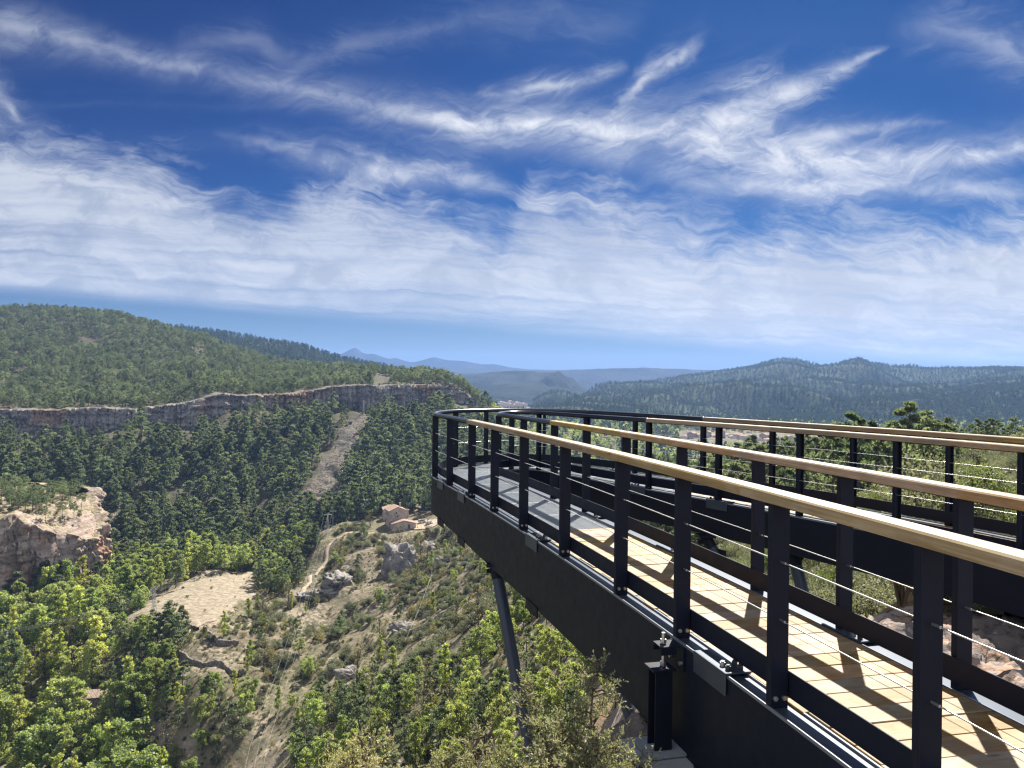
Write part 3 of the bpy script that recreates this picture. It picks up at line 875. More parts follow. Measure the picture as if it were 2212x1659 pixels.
HILLS['mid'] = hill('hills_far_valley', [(900, 812), (960, 808), (1040, 806), (1120, 807), (1200, 812), (1240, 822), (1290, 850), (1330, 872)], 2700, 4200, 4800, -86, M['hill_far'], 75, 620, nc=420, nr=170, seed=12)
HILLS['right_mid'] = hill('hills_right_lower', [(1120, 905), (1200, 888), (1290, 872), (1380, 858), (1470, 846), (1540, 836), (1600, 828), (1670, 822), (1740, 820), (1800, 824), (1860, 836), (1930, 842), (2020, 836), (2110, 826), (2212, 820), (2400, 812), (2700, 815)], 1450, 2600, 3000, -86, M['hill'], 48, 380, nc=520, nr=170, seed=23)
HILLS['mid_back'] = hill('hills_far_plateau', [(880, 806), (1000, 806), (1130, 803), (1200, 800), (1300, 796), (1400, 795), (1490, 798), (1560, 800), (1700, 800), (2400, 795)], 4700, 5600, 6200, -84, M['hill_far'], 24, 700, seed=15)
HILLS['mount_low'] = hill('mountains_low', [(700, 790), (830, 794), (960, 793), (1080, 797), (1180, 799), (1300, 802), (1500, 803)], 6200, 6900, 7300, -84, M['hill_far'], 14, 900, seed=17)
HILLS['mount'] = hill('mountains_far', [(560, 790), (640, 780), (700, 772), (738, 764), (752, 757), (764, 750), (771, 751), (778, 760), (792, 765), (806, 763), (822, 770), (842, 776), (853, 772), (866, 777), (890, 783), (915, 777), (936, 771), (965, 778), (1000, 779), (1040, 787), (1066, 786), (1100, 793), (1160, 800), (1250, 806), (1400, 812)], 7300, 7900, 8300, -84, M['hill_far'], 8, 900, nc=520, seed=19)
# ------------------------------------------------------------------ the look-out walkway: a narrow U of steel beams with a boarded deck
Z_FL, Z_DECK, Z_BOT, Z_RAIL = -1.725, -1.705, -2.44, -0.64       # flange, deck top, beam underside, underside of the hand rail
NEAR = np.array([(2.52, -1.6), (2.27, 0.0), (2.06, 1.1), (1.86, 2.1), (1.69, 3.05), (1.44, 4.1), (1.17, 5.18), (.89, 6.2), (.535, 7.56), (.165, 8.92), (-.205, 10.1), (-.575, 11.3), (-1.01, 12.65), (-1.24, 13.35)], float)
_pf = np.polyfit(NEAR[:, 1], NEAR[:, 0], 3)
def seg_near(off, n=240, y1=13.0):
    y = np.linspace(-1.6, y1, n)
    x = np.polyval(_pf, y)
    dx = np.polyval(np.polyder(_pf), y)
    L = np.hypot(dx, 1)
    nx, ny = 1 / L, -dx / L                      # to the right of the walking direction
    return np.stack([x + nx * off, y + ny * off], -1)
def spline(P, n):
    P = np.array(P, float)
    L = np.concatenate([[0], np.cumsum(np.hypot(*np.diff(P, axis=0).T))])
    q = np.linspace(0, L[-1], n)
    out = []
    for k in range(2):
        # Catmull-Rom through the points
        m = np.gradient(P[:, k], L)
        i = np.clip(np.searchsorted(L, q, 'right') - 1, 0, len(L) - 2)
        h = L[i + 1] - L[i]
        t = (q - L[i]) / h
        out.append((2 * t ** 3 - 3 * t ** 2 + 1) * P[i, k] + (t ** 3 - 2 * t ** 2 + t) * h * m[i] + (-2 * t ** 3 + 3 * t ** 2) * P[i + 1, k] + (t ** 3 - t ** 2) * h * m[i + 1])
    return np.stack(out, -1)
def arc(c, r, a0, a1, n):
    a = np.radians(np.linspace(a0, a1, n))
    return np.stack([c[0] + r * np.cos(a), c[1] + r * np.sin(a)], -1)
A0, A1 = 197.0, 34.0
o_near = seg_near(0.0)
i_near = seg_near(1.17)
o_arc = spline([o_near[-1], (-1.40, 13.85), (-1.38, 14.6), (-1.10, 15.4), (-.55, 16.0), (.20, 16.32), (1.0, 16.12), (1.72, 15.45)], 100)
i_arc = spline([i_near[-1], (-.23, 13.95), (-.20, 14.5), (.02, 14.98), (.34, 15.05), (.74, 14.68)], 100)
o_far = spline([(1.72, 15.45), (2.40, 14.50), (3.15, 13.30), (3.96, 12.0), (4.66, 10.85), (5.22, 9.75), (5.68, 8.75), (6.08, 7.7), (6.45, 6.5), (6.8, 5.2)], 240)
i_far = spline([(.74, 14.68), (1.14, 14.08), (1.62, 13.30), (2.22, 12.42), (2.94, 11.32), (3.70, 10.05), (4.25, 9.08), (4.72, 8.1), (5.12, 7.1), (5.5, 5.9), (5.85, 4.7)], 240)
OUT = np.concatenate([o_near, o_arc[1:], o_far[1:]])
INN = np.concatenate([i_near, i_arc[1:], i_far[1:]])
NN = len(OUT)
def relax(P, n=60):
    P = P.copy()
    for _ in range(n): P[1:-1] += .5 * (.5 * (P[:-2] + P[2:]) - P[1:-1])
    return P
OUT, INN = relax(OUT), relax(INN)
def frames(P):
    d = np.gradient(P, axis=0)
    d /= np.linalg.norm(d, axis=1)[:, None]
    return d, np.stack([-d[:, 1], d[:, 0]], -1)                  # forward, left
ofr, ifr = frames(OUT), frames(INN)
oL = np.concatenate([[0], np.cumsum(np.hypot(*np.diff(OUT, axis=0).T))])
iL = np.concatenate([[0], np.cumsum(np.hypot(*np.diff(INN, axis=0).T))])
def sweep(name, P, fr, prof, mat, parent, i0=0, i1=None, uvs=False, smooth=False, caps=True, w0=None, w1=None, step=2):
    """prof: closed outline as (left offset, z), counter clockwise seen along the path"""
    i1 = len(P) - 1 if i1 is None else i1
    idx = np.unique(np.concatenate([np.arange(i0, i1, step), [i1]]))
    p, n = P[idx], fr[1][idx]
    pr = np.array(prof, float)
    k = len(pr)
    zz = np.broadcast_to(pr[None, :, 1:], (len(idx), k, 1)).copy()
    # the beam is a little shallower round the tip
    tap = np.where(idx <= NA, np.interp(p[:, 1], [0, 10.0, 13.6], [-.02, 0.0, .09]), np.interp(idx, [NA, NB, NB + 60], [.09, .14, .22]))
    zz[:, :, 0] += np.where(np.abs(pr[None, :, 1] - Z_BOT) < 1e-6, tap[:, None], 0)
    V = np.concatenate([(p[:, None, :] + n[:, None, :] * pr[None, :, :1]), zz], -1).reshape(-1, 3)
    fc = []
    for a in range(len(idx) - 1):
        for b in range(k):
            c = (b + 1) % k
            fc.append((a * k + b, a * k + c, (a + 1) * k + c, (a + 1) * k + b))
    if caps:
        fc.append(tuple(reversed(range(k))))
        fc.append(tuple((len(idx) - 1) * k + b for b in range(k)))
    o = mesh_np(name, V, fc, mat, smooth, parent)
    if uvs:
        L = np.concatenate([[0], np.cumsum(np.hypot(*np.diff(P, axis=0).T))])[idx]
        pl = np.concatenate([[0], np.cumsum(np.hypot(*np.diff(np.vstack([pr, pr[:1]]), axis=0).T))])
        uv = o.data.uv_layers.new(name='UVMap')
        U = []
        for a in range(len(idx) - 1):
            for b in range(k):
                U += [(L[a], pl[b]), (L[a], pl[b + 1]), (L[a + 1], pl[b + 1]), (L[a + 1], pl[b])]
        if caps: U += [(q[1] * 8, q[0]) for q in reversed(prof)] + [(q[1] * 8, q[0]) for q in prof]
        for l, q in zip(uv.data, U): l.uv = q
    return o
def idx_at(Larr, s): return int(np.clip(np.searchsorted(Larr, s), 0, len(Larr) - 1))
def along_ray(P, u, lo, hi):
    """index where the path crosses the bearing of column u"""
    s = (u - CU) / F
    q = P[lo:hi]
    return lo + int(np.argmin(np.abs(q[:, 0] - s * q[:, 1]) / np.maximum(q[:, 1], .5)))
def rect(a, b, z0, z1): return [(a, z0), (b, z0), (b, z1), (a, z1)][::-1]

WALK = empty('viewing_walkway', (1.2, 6.0, Z_BOT))
tag(WALK, 'dark steel U shaped lookout walkway with plank deck cantilevered over the valley', 'walkway')
WALK_LOC = np.array((1.2, 6.0, Z_BOT))
def under(o, root):
    o.parent = root
    o.matrix_parent_inverse = Matrix.Translation(root.location).inverted()
    return o
NA = len(o_near)
NB = NA + len(o_arc) - 1
# beams: outer and inner fascia with the box behind, a tray flange with two raised lips
def beams(P, fr, sg, tagname):
    # sg = +1: fascia to the left of the path (outside of the U), -1: to the right
    def pr(a, b, z0, z1):
        q = sorted((a * sg, b * sg))
        return rect(q[0], q[1], z0, z1)
    b = sweep('side_beam', P, fr, pr(.060, -.085, Z_BOT, Z_FL), M['steel'], None)
    under(b, WALK)
    for a, c in ((.060, .052), (-.074, -.085)):
        under(sweep('flange_lip', P, fr, pr(a, c, Z_FL, Z_FL + .018), M['lip'], None), b)
        bpy.context.view_layer.update()
    under(sweep('flange_strip', P, fr, pr(.051, -.073, Z_FL + .001, Z_FL + .004), M['flange'], None), b)
    return b
bo = beams(OUT, ofr, 1, 'outer')
bi = beams(INN, ifr, -1, 'inner')
# deck boards on both arms, galvanised grating round the tip
J_ON = along_ray(OUT, 1148, 0, NA)            # where boards end and grating starts, near arm
def pair(f):
    """point on the outer and on the inner path at common fraction index f (float index)"""
    i = int(f)
    t = f - i
    if i >= NN - 1: i, t = NN - 2, 1.0
    return OUT[i] * (1 - t) + OUT[i + 1] * t, INN[i] * (1 - t) + INN[i + 1] * t
BW = 0.185
def boards(f0, f1):
    v, fc, uv = [], [], []
    f = f0
    stepf = 1.0
    while f < f1:
        a, b = pair(f)
        # advance until the mean board width is reached
        g_ = f
        while g_ < f1 + 1:
            g_ += .05
            c, d = pair(g_)
            if .5 * (np.hypot(*(c - a)) + np.hypot(*(d - b))) >= BW: break
        c, d = pair(g_)
        gap = random.choice((.004, .007, .012))
        e1, e2 = (c - a) / max(np.hypot(*(c - a)), 1e-6), (d - b) / max(np.hypot(*(d - b)), 1e-6)
        w = (b - a) / np.hypot(*(b - a))
        L = np.hypot(*(b - a))
        s0, s1 = .092 - random.uniform(-.008, .02), .098
        q = [a + e1 * gap + w * s0, b + e2 * gap - w * s1, d - w * s1, c + w * s0]
        zt = Z_DECK + random.uniform(-.002, .002)
        k = len(v)
        for z in (zt - .035, zt):
            for p in q: v.append((p[0], p[1], z))
        F6 = [(3, 2, 1, 0), (4, 5, 6, 7), (0, 1, 5, 4), (1, 2, 6, 5), (2, 3, 7, 6), (3, 0, 4, 7)]
        uo, vo = random.uniform(0, 50), random.uniform(0, 50)
        cuv = [(uo, vo), (uo + L, vo), (uo + L, vo + BW), (uo, vo + BW)]
        for fq in F6:
            fc.append(tuple(k + i for i in fq))
            for i in fq: uv.append((cuv[i % 4][0], cuv[i % 4][1] + (.03 if i < 4 else 0)))
        f = g_
    o = mesh_np('plank_deck', np.array(v), fc, M['deck'])
    l = o.data.uv_layers.new(name='UVMap')
    for a, b in zip(l.data, uv): a.uv = b
    bevel(o, .003, 1)
    return under(o, WALK)
J_OF = along_ray(OUT, 1575, NB, NN)
boards(2.0, float(J_ON))
boards(float(J_OF), NN - 3.0)
def grating(f0, f1):
    mb = MB()
    zt = Z_DECK
    f = f0
    rows = []
    while f < f1:
        a, b = pair(f)
        rows.append((a, b))
        g_ = f
        while g_ < f1 + 1:
            g_ += .04
            c, d = pair(g_)
            if .5 * (np.hypot(*(c - a)) + np.hypot(*(d - b))) >= .034: break
        f = g_
    for i, (a, b) in enumerate(rows):
        w = (b - a) / np.hypot(*(b - a))
        a2, b2 = a + w * .09, b - w * .095
        mb.bar((a2[0], a2[1], zt - .014), (b2[0], b2[1], zt - .014), .007, .028)
        if i % 28 == 0:
            e = np.array((-w[1], w[0])) * .024
            mb.bar((a2[0] + e[0], a2[1] + e[1], zt - .016), (b2[0] + e[0], b2[1] + e[1], zt - .016), .032, .028)
    n = 26
    for j in range(n + 1):
        t = .09 + (.81) * j / n
        for (a, b), (c, d) in zip(rows[:-1], rows[1:]):
            p, q = a * (1 - t) + b * t, c * (1 - t) + d * t
            mb.bar((p[0], p[1], zt - .010), (q[0], q[1], zt - .010), .006, .012)
    return under(mb.build('steel_grating', M['galv']), WALK)
grating(float(J_ON) + .3, float(J_OF) - .3)
# joists under the deck
for f in np.arange(6, NN - 6, 24):
    mb = MB()
    a, b = pair(float(f))
    w = (b - a) / np.hypot(*(b - a))
    a2, b2 = a + w * .09, b - w * .09
    mb.bar((a2[0], a2[1], Z_DECK - .10), (b2[0], b2[1], Z_DECK - .10), .06, .12)
    under(mb.build('cross_joist', M['steel']), WALK)
mb = MB()
# splice plates with their bolts on the flange and lugs at the foot of the fascia
def splice(P, fr, i, sg, near=True):
    p, d, n = P[i], fr[0][i], fr[1][i] * sg
    mb = MB()
    def pt(a, b, z): return (p[0] + d[0] * a + n[0] * b, p[1] + d[1] * a + n[1] * b, z)
    D, Nn = (d[0], d[1], 0), (n[0], n[1], 0)
    mb.box(pt(0, -.012, Z_FL + .026), (.40, .165, .012), D, Nn)
    mb.box(pt(0, .072, Z_FL - .035), (.40, .010, .135), D, Nn)
    pl = under(mb.build('splice_plate', M['flange']), WALK)
    bevel(pl, .003, 1)
    for k, (a, b) in enumerate(((-.15, .03), (-.15, -.05), (-.085, .03), (-.085, -.05))):
        c = MB()
        c.tube([pt(a, b, Z_FL + .032), pt(a, b, Z_FL + .056)], .017, 6)
        c.tube([pt(a, b, Z_FL + .056), pt(a, b, Z_FL + .064)], .011, 8)
        under(c.build('bolt', M['bolt_dark'] if (k + i) % 3 else M['bolt']), pl)
    l = MB()
    l.box(pt(-.02, .066, Z_BOT - .03 + float(np.interp(p[1], [10, 13.6], [0, .09]))), (.42, .012, .11), D, Nn)
    under(l.build('beam_lug', M['steel']), WALK)
for u in (944, 1008, 1165):
    splice(OUT, ofr, along_ray(OUT, u, 0, NA), 1)
i9 = int(np.argmin(np.abs(OUT[:NA, 1] - 4.72)))
splice(OUT, ofr, i9, 1)
for u in (1290, 1460, 1840):
    splice(INN, ifr, along_ray(INN, u, 0, NA), -1)
for u in (1385, 1560):
    splice(INN, ifr, along_ray(INN, u, NB, NN), -1)
for u in (1340, 1500):
    splice(OUT, ofr, along_ray(OUT, u, NB, NN), 1)
bpy.context.view_layer.update()
# raking struts down to the rock
def strut(top, direction, L, r=.078):
    a = np.array(top, float)
    d = np.array(direction, float)
    d /= np.linalg.norm(d)
    mb = MB()
    mb.tube([a + d * .16, a + d * L], r, 20)
    s = under(mb.build('raking_strut', M['strut'], smooth=True), WALK)
    m = s.modifiers.new('edge', 'EDGE_SPLIT')
    c = MB()
    c.tube([a - d * .02, a + d * .17], r * 1.05, 16)
    c.box(a + np.array((0, 0, .02)), (.24, .24, .03))
    c.bar(a + np.array((-.12, 0, -.07)), a + np.array((.12, 0, -.07)), .05)
    under(c.build('strut_head', M['steel']), s)
def aim(top, u, v, b=-.35):
    """direction of a strut leaving top and seen to pass (u, v), raking back towards the rock by b per metre of fall"""
    q = np.array(P3(u, v, 1.0))
    k = -q[2]
    t = (k * top[1] + top[2]) / (1 - k * b)
    y = top[1] + b * t
    return ((q[0] * y - top[0]) / t, b, -1.0)
for top, u, v, L in (((-.19, 10.15, Z_BOT), 1122, 1500, 7.4), ((.96, 10.35, Z_BOT), 1360, 1545, 7.0), ((2.85, 11.2, Z_BOT + .2), 1550, 1206, 9.0), ((3.75, 10.2, Z_BOT + .2), 1740, 1300, 9.0)):
    strut(top, aim(top, u, v), L)
# ------------------------------------------------------------------ railings
def post_at(P, fr, i, sg, root, near, toe):
    """flat steel post across the walking direction, 0.10 deep"""
    p, d, n = P[i], fr[0][i], fr[1][i]
    D, Nn = (d[0], d[1], 0), (n[0], n[1], 0)
    mb = MB()
    z0, z1 = Z_FL + .004, Z_RAIL + .004
    mb.box((p[0] - n[0] * .0, p[1], (z0 + z1) / 2), (.012, .104, z1 - z0), D, Nn)            # web
    for e in (-1, 1):
        mb.box((p[0] + n[0] * .049 * e + d[0] * .021, p[1] + n[1] * .049 * e + d[1] * .021, (z0 + z1) / 2), (.032, .009, z1 - z0 - .004), D, Nn)
    o = under(mb.build('post', M['steel']), root)
    if near:
        bevel(o, .002, 1)
        for b in (-.026, .026):
            c = MB()
            q = np.array((p[0] + n[0] * b, p[1] + n[1] * b, z0 + .055))
            dd = np.array((d[0], d[1], 0))
            c.tube([q - dd * .007, q - dd * .018], .014, 6)
            c.tube([q - dd * .018, q - dd * .024], .008, 8)
            under(c.build('bolt', M['bolt']), o)
    return o
def railing(P, fr, sg, near_posts, tip_posts, far_posts, wn, wf, label, idx_near_max):
    """sg +1: railing on the outside of the U; wn, wf: columns where timber rail begins on either arm"""
    root = empty('railing', (float(P[120, 0]), float(P[120, 1]), Z_FL))
    tag(root, label, 'railing', 'railings along the walkway edges')
    posts = sorted(set(near_posts + tip_posts + far_posts))
    for i in posts:
        post_at(P, fr, i, sg, root, np.hypot(*P[i]) < 11.5, sg)
        bpy.context.view_layer.update()
    # hand rail: timber on the arms, steel tube round the tip
    zc = Z_RAIL + .036
    prof_t = [(-.054, .004), (-.061, .010), (-.061, .057), (-.052, .066), (.052, .066), (.061, .057), (.061, .010), (.054, .004)]
    prof_t = [(a, Z_RAIL + b) for a, b in prof_t][::-1]
    prof_s = [(.036 * math.cos(t), zc + .034 * math.sin(t)) for t in np.linspace(0, 2 * math.pi, 13)[:-1]]
    Lp = np.concatenate([[0], np.cumsum(np.hypot(*np.diff(P, axis=0).T))])
    def timber(i0, i1, back=False):
        L = 2.45
        cuts = [i0]
        if not back:
            s = Lp[i1]
            c = [i1]
            while s - L > Lp[i0]:
                s -= L
                c.append(idx_at(Lp, s))
            c.append(i0)
            c = c[::-1]
        else:
            s = Lp[i0]
            c = [i0]
            while s + L < Lp[i1]:
                s += L
                c.append(idx_at(Lp, s))
            c.append(i1)
        for a, b in zip(c[:-1], c[1:]):
            if b - a < 2: continue
            o = under(sweep('timber_handrail', P, fr, prof_t, M['rail'], None, a, b, uvs=True), root)
            for l in o.data.uv_layers[0].data: l.uv.x += a * 1.7
            bpy.context.view_layer.update()
    timber(2, wn)
    timber(wf, len(P) - 3, True)
    h = under(sweep('steel_handrail', P, fr, prof_s[::-1], M['steel_smooth'], None, wn, wf, smooth=True, step=1), root)
    # thin flat bar carrying the rail
    under(sweep('rail_bar', P, fr, rect(-.022, .022, Z_RAIL - .006, Z_RAIL + .003), M['steel'], None, 2, len(P) - 3), root)
    # toe boards on the walking side of the posts
    off = -.060 * sg
    a, b = sorted((off, off - .007 * sg))
    under(sweep('toe_board', P, fr, rect(a, b, Z_FL + .055, Z_FL + .195), M['steel'], None, 2, len(P) - 3), root)
    # two stretched cables
    for z in (-.942, -1.25):
        c = MB()
        c.tube([(q[0], q[1], z) for q in P[2:-2:3]], .0034, 6)
        under(c.build('cable', M['cable'], smooth=True), root)
        if sg:
            for i in [k for k in posts if np.hypot(*P[k]) < 11.5]:
                q, dd = P[i], fr[0][i]
                f = MB()
                f.tube([(q[0] - dd[0] * .05, q[1] - dd[1] * .05, z), (q[0] - dd[0] * .005, q[1] - dd[1] * .005, z)], .0065, 8)
                under(f.build('cable_ferrule', M['zinc']), root)
    bpy.context.view_layer.update()
    return root
def near_idx(P, pts): return [int(np.argmin(np.hypot(P[:NA, 0] - x, P[:NA, 1] - y))) for x, y in pts]
onp = near_idx(OUT, [(1.70, 3.02), (1.44, 4.1), (1.17, 5.18), (.89, 6.2), (.535, 7.56), (.165, 8.9), (-.205, 10.1), (-.575, 11.3), (-1.01, 12.66), (1.86, 2.0), (2.06, 1.0)])
otp = [along_ray(OUT, 942, NA - 20, NA + 14), int(np.argmin(np.hypot(OUT[:, 0] + 1.12, OUT[:, 1] - 15.3))), along_ray(OUT, 1049, NA + 20, NB), along_ray(OUT, 1177, NA + 40, NB)]
ofp = [along_ray(OUT, u, NB - 10, NN) for u in (1270, 1374, 1520, 1667, 1842, 2054, 2300, 2600)]
inp = [along_ray(INN, u, 0, NA) for u in (1133, 1199, 1268, 1357, 1476, 1640, 1828, 2090, 2480, 3100)]
itp = [int(np.argmin(np.hypot(INN[:, 0] + .22, INN[:, 1] - 14.1))), along_ray(INN, 1106, NA + 20, NB)]
ifp = [along_ray(INN, u, NB - 20, NN) for u in (1163, 1266, 1404, 1550, 1726, 1939, 2206, 2520)]
railing(OUT, ofr, 1, onp, otp, ofp, along_ray(OUT, 1016, 0, NA), along_ray(OUT, 1522, NB, NN), 'dark post and cable railing along the outer edge of the walkway, timber and steel handrail', 0)
railing(INN, ifr, -1, inp, itp, ifp, along_ray(INN, 1195, 0, NA), along_ray(INN, 1401, NB, NN), 'dark post and cable railing around the inner opening of the walkway, timber and steel handrail', 0)
# ------------------------------------------------------------------ column with threaded rod carrying the beam, on its concrete pad
def column(P, fr, i, sg, zf, label, side):
    p, d, n = P[i], fr[0][i], fr[1][i] * sg
    root = empty('support_column', (float(p[0] + n[0] * .19), float(p[1] + n[1] * .19), zf))
    tag(root, label, 'support column', 'columns carrying the walkway')
    D, Nn = (d[0], d[1], 0), (n[0], n[1], 0)
    def pt(a, b, z): return (p[0] + d[0] * a + n[0] * b, p[1] + d[1] * a + n[1] * b, z)
    zt = Z_FL - .16
    mb = MB()
    h = zt - zf - .02
    for e in (-1, 1):
        mb.box(pt(.055 * e, .19, zf + .02 + h / 2), (.010, .12, h), D, Nn)
    mb.box(pt(0, .19, zf + .02 + h / 2), (.10, .008, h), D, Nn)
    under(mb.build('steel_section', M['steel']), root)
    mb = MB()
    mb.box(pt(0, .19, zt + .007), (.15, .16, .014), D, Nn)
    under(mb.build('head_plate', M['steel']), root)
    mb = MB()
    mb.box(pt(0, .19, zf + .008), (.26, .26, .016), D, Nn)
    under(mb.build('base_plate', M['galv']), root)
    mb = MB()
    mb.tube([pt(0, .17, zt - .04), pt(0, .17, Z_FL + .075)], .012, 10)
    for z in (zt + .03, Z_FL - .02, Z_FL + .02):
        mb.tube([pt(0, .17, z - .012), pt(0, .17, z + .012)], .021, 6)
    rod = under(mb.build('threaded_rod', M['zinc']), root)
    mb = MB()
    mb.box(pt(0, .15, Z_FL - .004), (.13, .13, .010), D, Nn)
    mb.box(pt(-.06, .16, Z_FL - .03), (.008, .11, .05), D, Nn)
    mb.box(pt(.06, .16, Z_FL - .03), (.008, .11, .05), D, Nn)
    mb.box(pt(.0, .068, Z_FL - .08), (.20, .012, .16), D, Nn)
    under(mb.build('bracket', M['steel']), root)
    mb = MB()
    for a in (-.075, .075):
        mb.tube([pt(a, .074, Z_FL - .11), pt(a, .092, Z_FL - .11)], .015, 6)
    under(mb.build('bracket_bolt', M['bolt']), root)
    bpy.context.view_layer.update()
    mb = MB()
    mb.box(pt(-.02, .17, zf - .07), (.50, .46, .12), D, Nn)
    o = mb.build('concrete_pad', M['concrete'])
    bevel(o, .02, 2)
    tag(o, label.replace('black steel column', 'grey concrete footing').replace('with threaded rod', 'poured on rock'), 'concrete footing', 'concrete footings under the columns')
ic = along_ray(OUT, 1494, 0, NA)
column(OUT, ofr, ic, 1, -2.42, 'black steel column with threaded rod bolted to the near face of the walkway beam', 1)
column(INN, ifr, along_ray(INN, 2172, NB, NN), 1, -2.46, 'black steel column with threaded rod under the far arm of the walkway', 1)
# ------------------------------------------------------------------ rock ledge the walkway leaves from
def ledge_col(N):
    p = pos(N)
    n1 = N.noise(p, 0.9, 7.0, 0.65, 0.5)
    n2 = N.noise(p, 6.0, 6.0, 0.65)
    n3 = N.noise(p, 2.3, 5.0, 0.6)
    c = N.mix(N.sstep(n1, .4, .62), (0.14, 0.12, 0.11), (0.33, 0.28, 0.25))
    c = N.mix(N.m('MULTIPLY', N.sstep(n3, .52, .66), .8), c, (0.36, 0.21, 0.13))
    c = N.mix(N.m('MULTIPLY', N.sstep(n2, .52, .62), .9), c, (0.06, 0.05, 0.042))
    c = N.mix(N.m('MULTIPLY', N.sstep(n2, .4, .3), .6), c, (0.5, 0.47, 0.44))
    return c
M['ledge'] = principled('ledge_rock', ledge_col, 0.9, 0.0, rock_bump(3.0), 0.8, 0.06, 0.2)
LED = np.array([(-7, -3), (-6.0, 2.0), (-4.2, 3.6), (-2.6, 4.3), (-1.2, 4.8), (0.2, 5.3), (1.2, 6.2), (2.0, 7.3), (2.8, 8.3), (3.6, 8.8), (4.4, 8.7), (5.2, 8.4), (6.2, 8.1), (8.0, 8.0), (11, 8.2), (15, 9.0), (17, 4), (17, -4), (-7, -6)], float)
def poly_dist(x, y, P):
    d = np.full(np.shape(x), 1e9)
    n = len(P)
    for i in range(n):
        a, b = P[i], P[(i + 1) % n]
        ab = b - a
        t = np.clip(((x - a[0]) * ab[0] + (y - a[1]) * ab[1]) / (ab @ ab), 0, 1)
        d = np.minimum(d, np.hypot(x - a[0] - t * ab[0], y - a[1] - t * ab[1]))
    return np.where(in_poly(x, y, P), d, -d)
def ledge_z(x, y):
    x, y = np.asarray(x, float), np.asarray(y, float)
    base = np.interp(y, [-4, 0, 2, 4.0, 5.2, 6.3, 8.6], [-1.75, -1.72, -2.25, -2.52, -2.54, -2.46, -2.44])
    base = base + np.clip(x - 2.8, 0, 3) * .02 - np.clip(x - 5.5, 0, 6) * .1
    base = base - .14 * np.exp(-((x - 1.0) ** 2 + (y - 5.0) ** 2) / .5)
    d = poly_dist(x, y, LED) + .35 * fbm(x / .9, y / .9, 0, 3, 91)
    rough = .05 * fbm(x / 1.3, y / 1.3, 0, 6, 93, .6) + .035 * np.round(2.4 * fbm(x / .7, y / .45, 0, 4, 95)) - .06 * np.exp(-(vnoise(x / .5 + .6 * vnoise(x, y, 0, 5), y / .35, 0, 101) / .09) ** 2) + .035 * fbm(x / .14, y / .10, 0, 3, 99)
    drop = np.where(d < .25, -(np.clip(.25 - d, 0, 9)) ** 1.15 * 2.6, 0)
    stepz = .5 * np.round(1.6 * fbm(x / 1.3, y / 1.3, 0, 3, 97)) * sms(-d, .3, 1.4)
    return base + rough + np.maximum(drop, -22) + stepz
def build_ledge():
    nx, ny = 700, 560
    X, Y = np.meshgrid(np.linspace(-9, 19, nx), np.linspace(-4, 13, ny))
    H = ledge_z(X, Y)
    V = np.stack([X, Y, H], -1).reshape(-1, 3)
    return tag(mesh_np('rock_ledge', V, grid_faces(ny, nx), M['ledge'], False), kind='structure')
LEDGE = build_ledge()
# ------------------------------------------------------------------ vegetation
def leaf_quads(C, Ln, W, up_bias=0.3, seed=0, dirs=None):
    """one small quad per centre: returns vertices, faces"""
    r = np.random.default_rng(seed)
    n = len(C)
    d = r.normal(size=(n, 3))
    if dirs is not None: d = d * .55 + dirs
    d[:, 2] += up_bias
    d /= np.linalg.norm(d, axis=1)[:, None]
    e = r.normal(size=(n, 3))
    e -= d * (e * d).sum(1)[:, None]
    e /= np.linalg.norm(e, axis=1)[:, None]
    Ln, W = np.asarray(Ln) * np.ones(n), np.asarray(W) * np.ones(n)
    a, b = d * Ln[:, None] * .5, e * W[:, None] * .5
    V = np.stack([C - a - b * .45, C - a * .1 + -b, C + a, C - a * .1 + b], 1).reshape(-1, 3)
    return V, np.arange(4 * n).reshape(n, 4)
def tube_np(pts, rad, n=5):
    mb = MB()
    mb.tube(pts, rad, n, cap=False)
    return np.array(mb.v), np.array(mb.f, int)
def plant_mesh(name, leafV, leafF, leafT, woodV, woodF, lm, bm):
    V = np.concatenate([leafV] + ([woodV] if len(woodV) else []))
    Fc = np.concatenate([leafF] + ([woodF + len(leafV)] if len(woodV) else []))
    me = bpy.data.meshes.new(name)
    m = len(Fc)
    me.vertices.add(len(V))
    me.vertices.foreach_set('co', V.astype(np.float32).ravel())
    me.loops.add(m * 4)
    me.loops.foreach_set('vertex_index', Fc.astype(np.int32).ravel())
    me.polygons.add(m)
    me.polygons.foreach_set('loop_start', np.arange(0, m * 4, 4, dtype=np.int32))
    me.update(calc_edges=True)
    me.materials.append(lm)
    if bm is not None: me.materials.append(bm)
    if bm is not None: me.polygons.foreach_set('material_index', np.concatenate([np.zeros(len(leafF), np.int32), np.ones(len(woodF) if len(woodV) else 0, np.int32)]))
    a = me.attributes.new('tint', 'FLOAT', 'POINT')
    t = np.zeros(len(V), np.float32)
    t[:len(leafV)] = np.repeat(leafT, 4)
    a.data.foreach_set('value', t)
    me.update()
    return me
def clump_points(r, centres, radii, n, flat=.75, shell=.55):
    """leaf centres scattered through clumps, denser near each clump's surface"""
    k = r.integers(0, len(centres), n)
    d = r.normal(size=(n, 3))
    d /= np.linalg.norm(d, axis=1)[:, None]
    q = shell + (1 - shell) * r.random(n) ** .6
    q = np.where(r.random(n) < .25, r.random(n), q)
    P = centres[k] + d * (radii[k] * q)[:, None] * np.array((1, 1, flat))
    return P, d, k
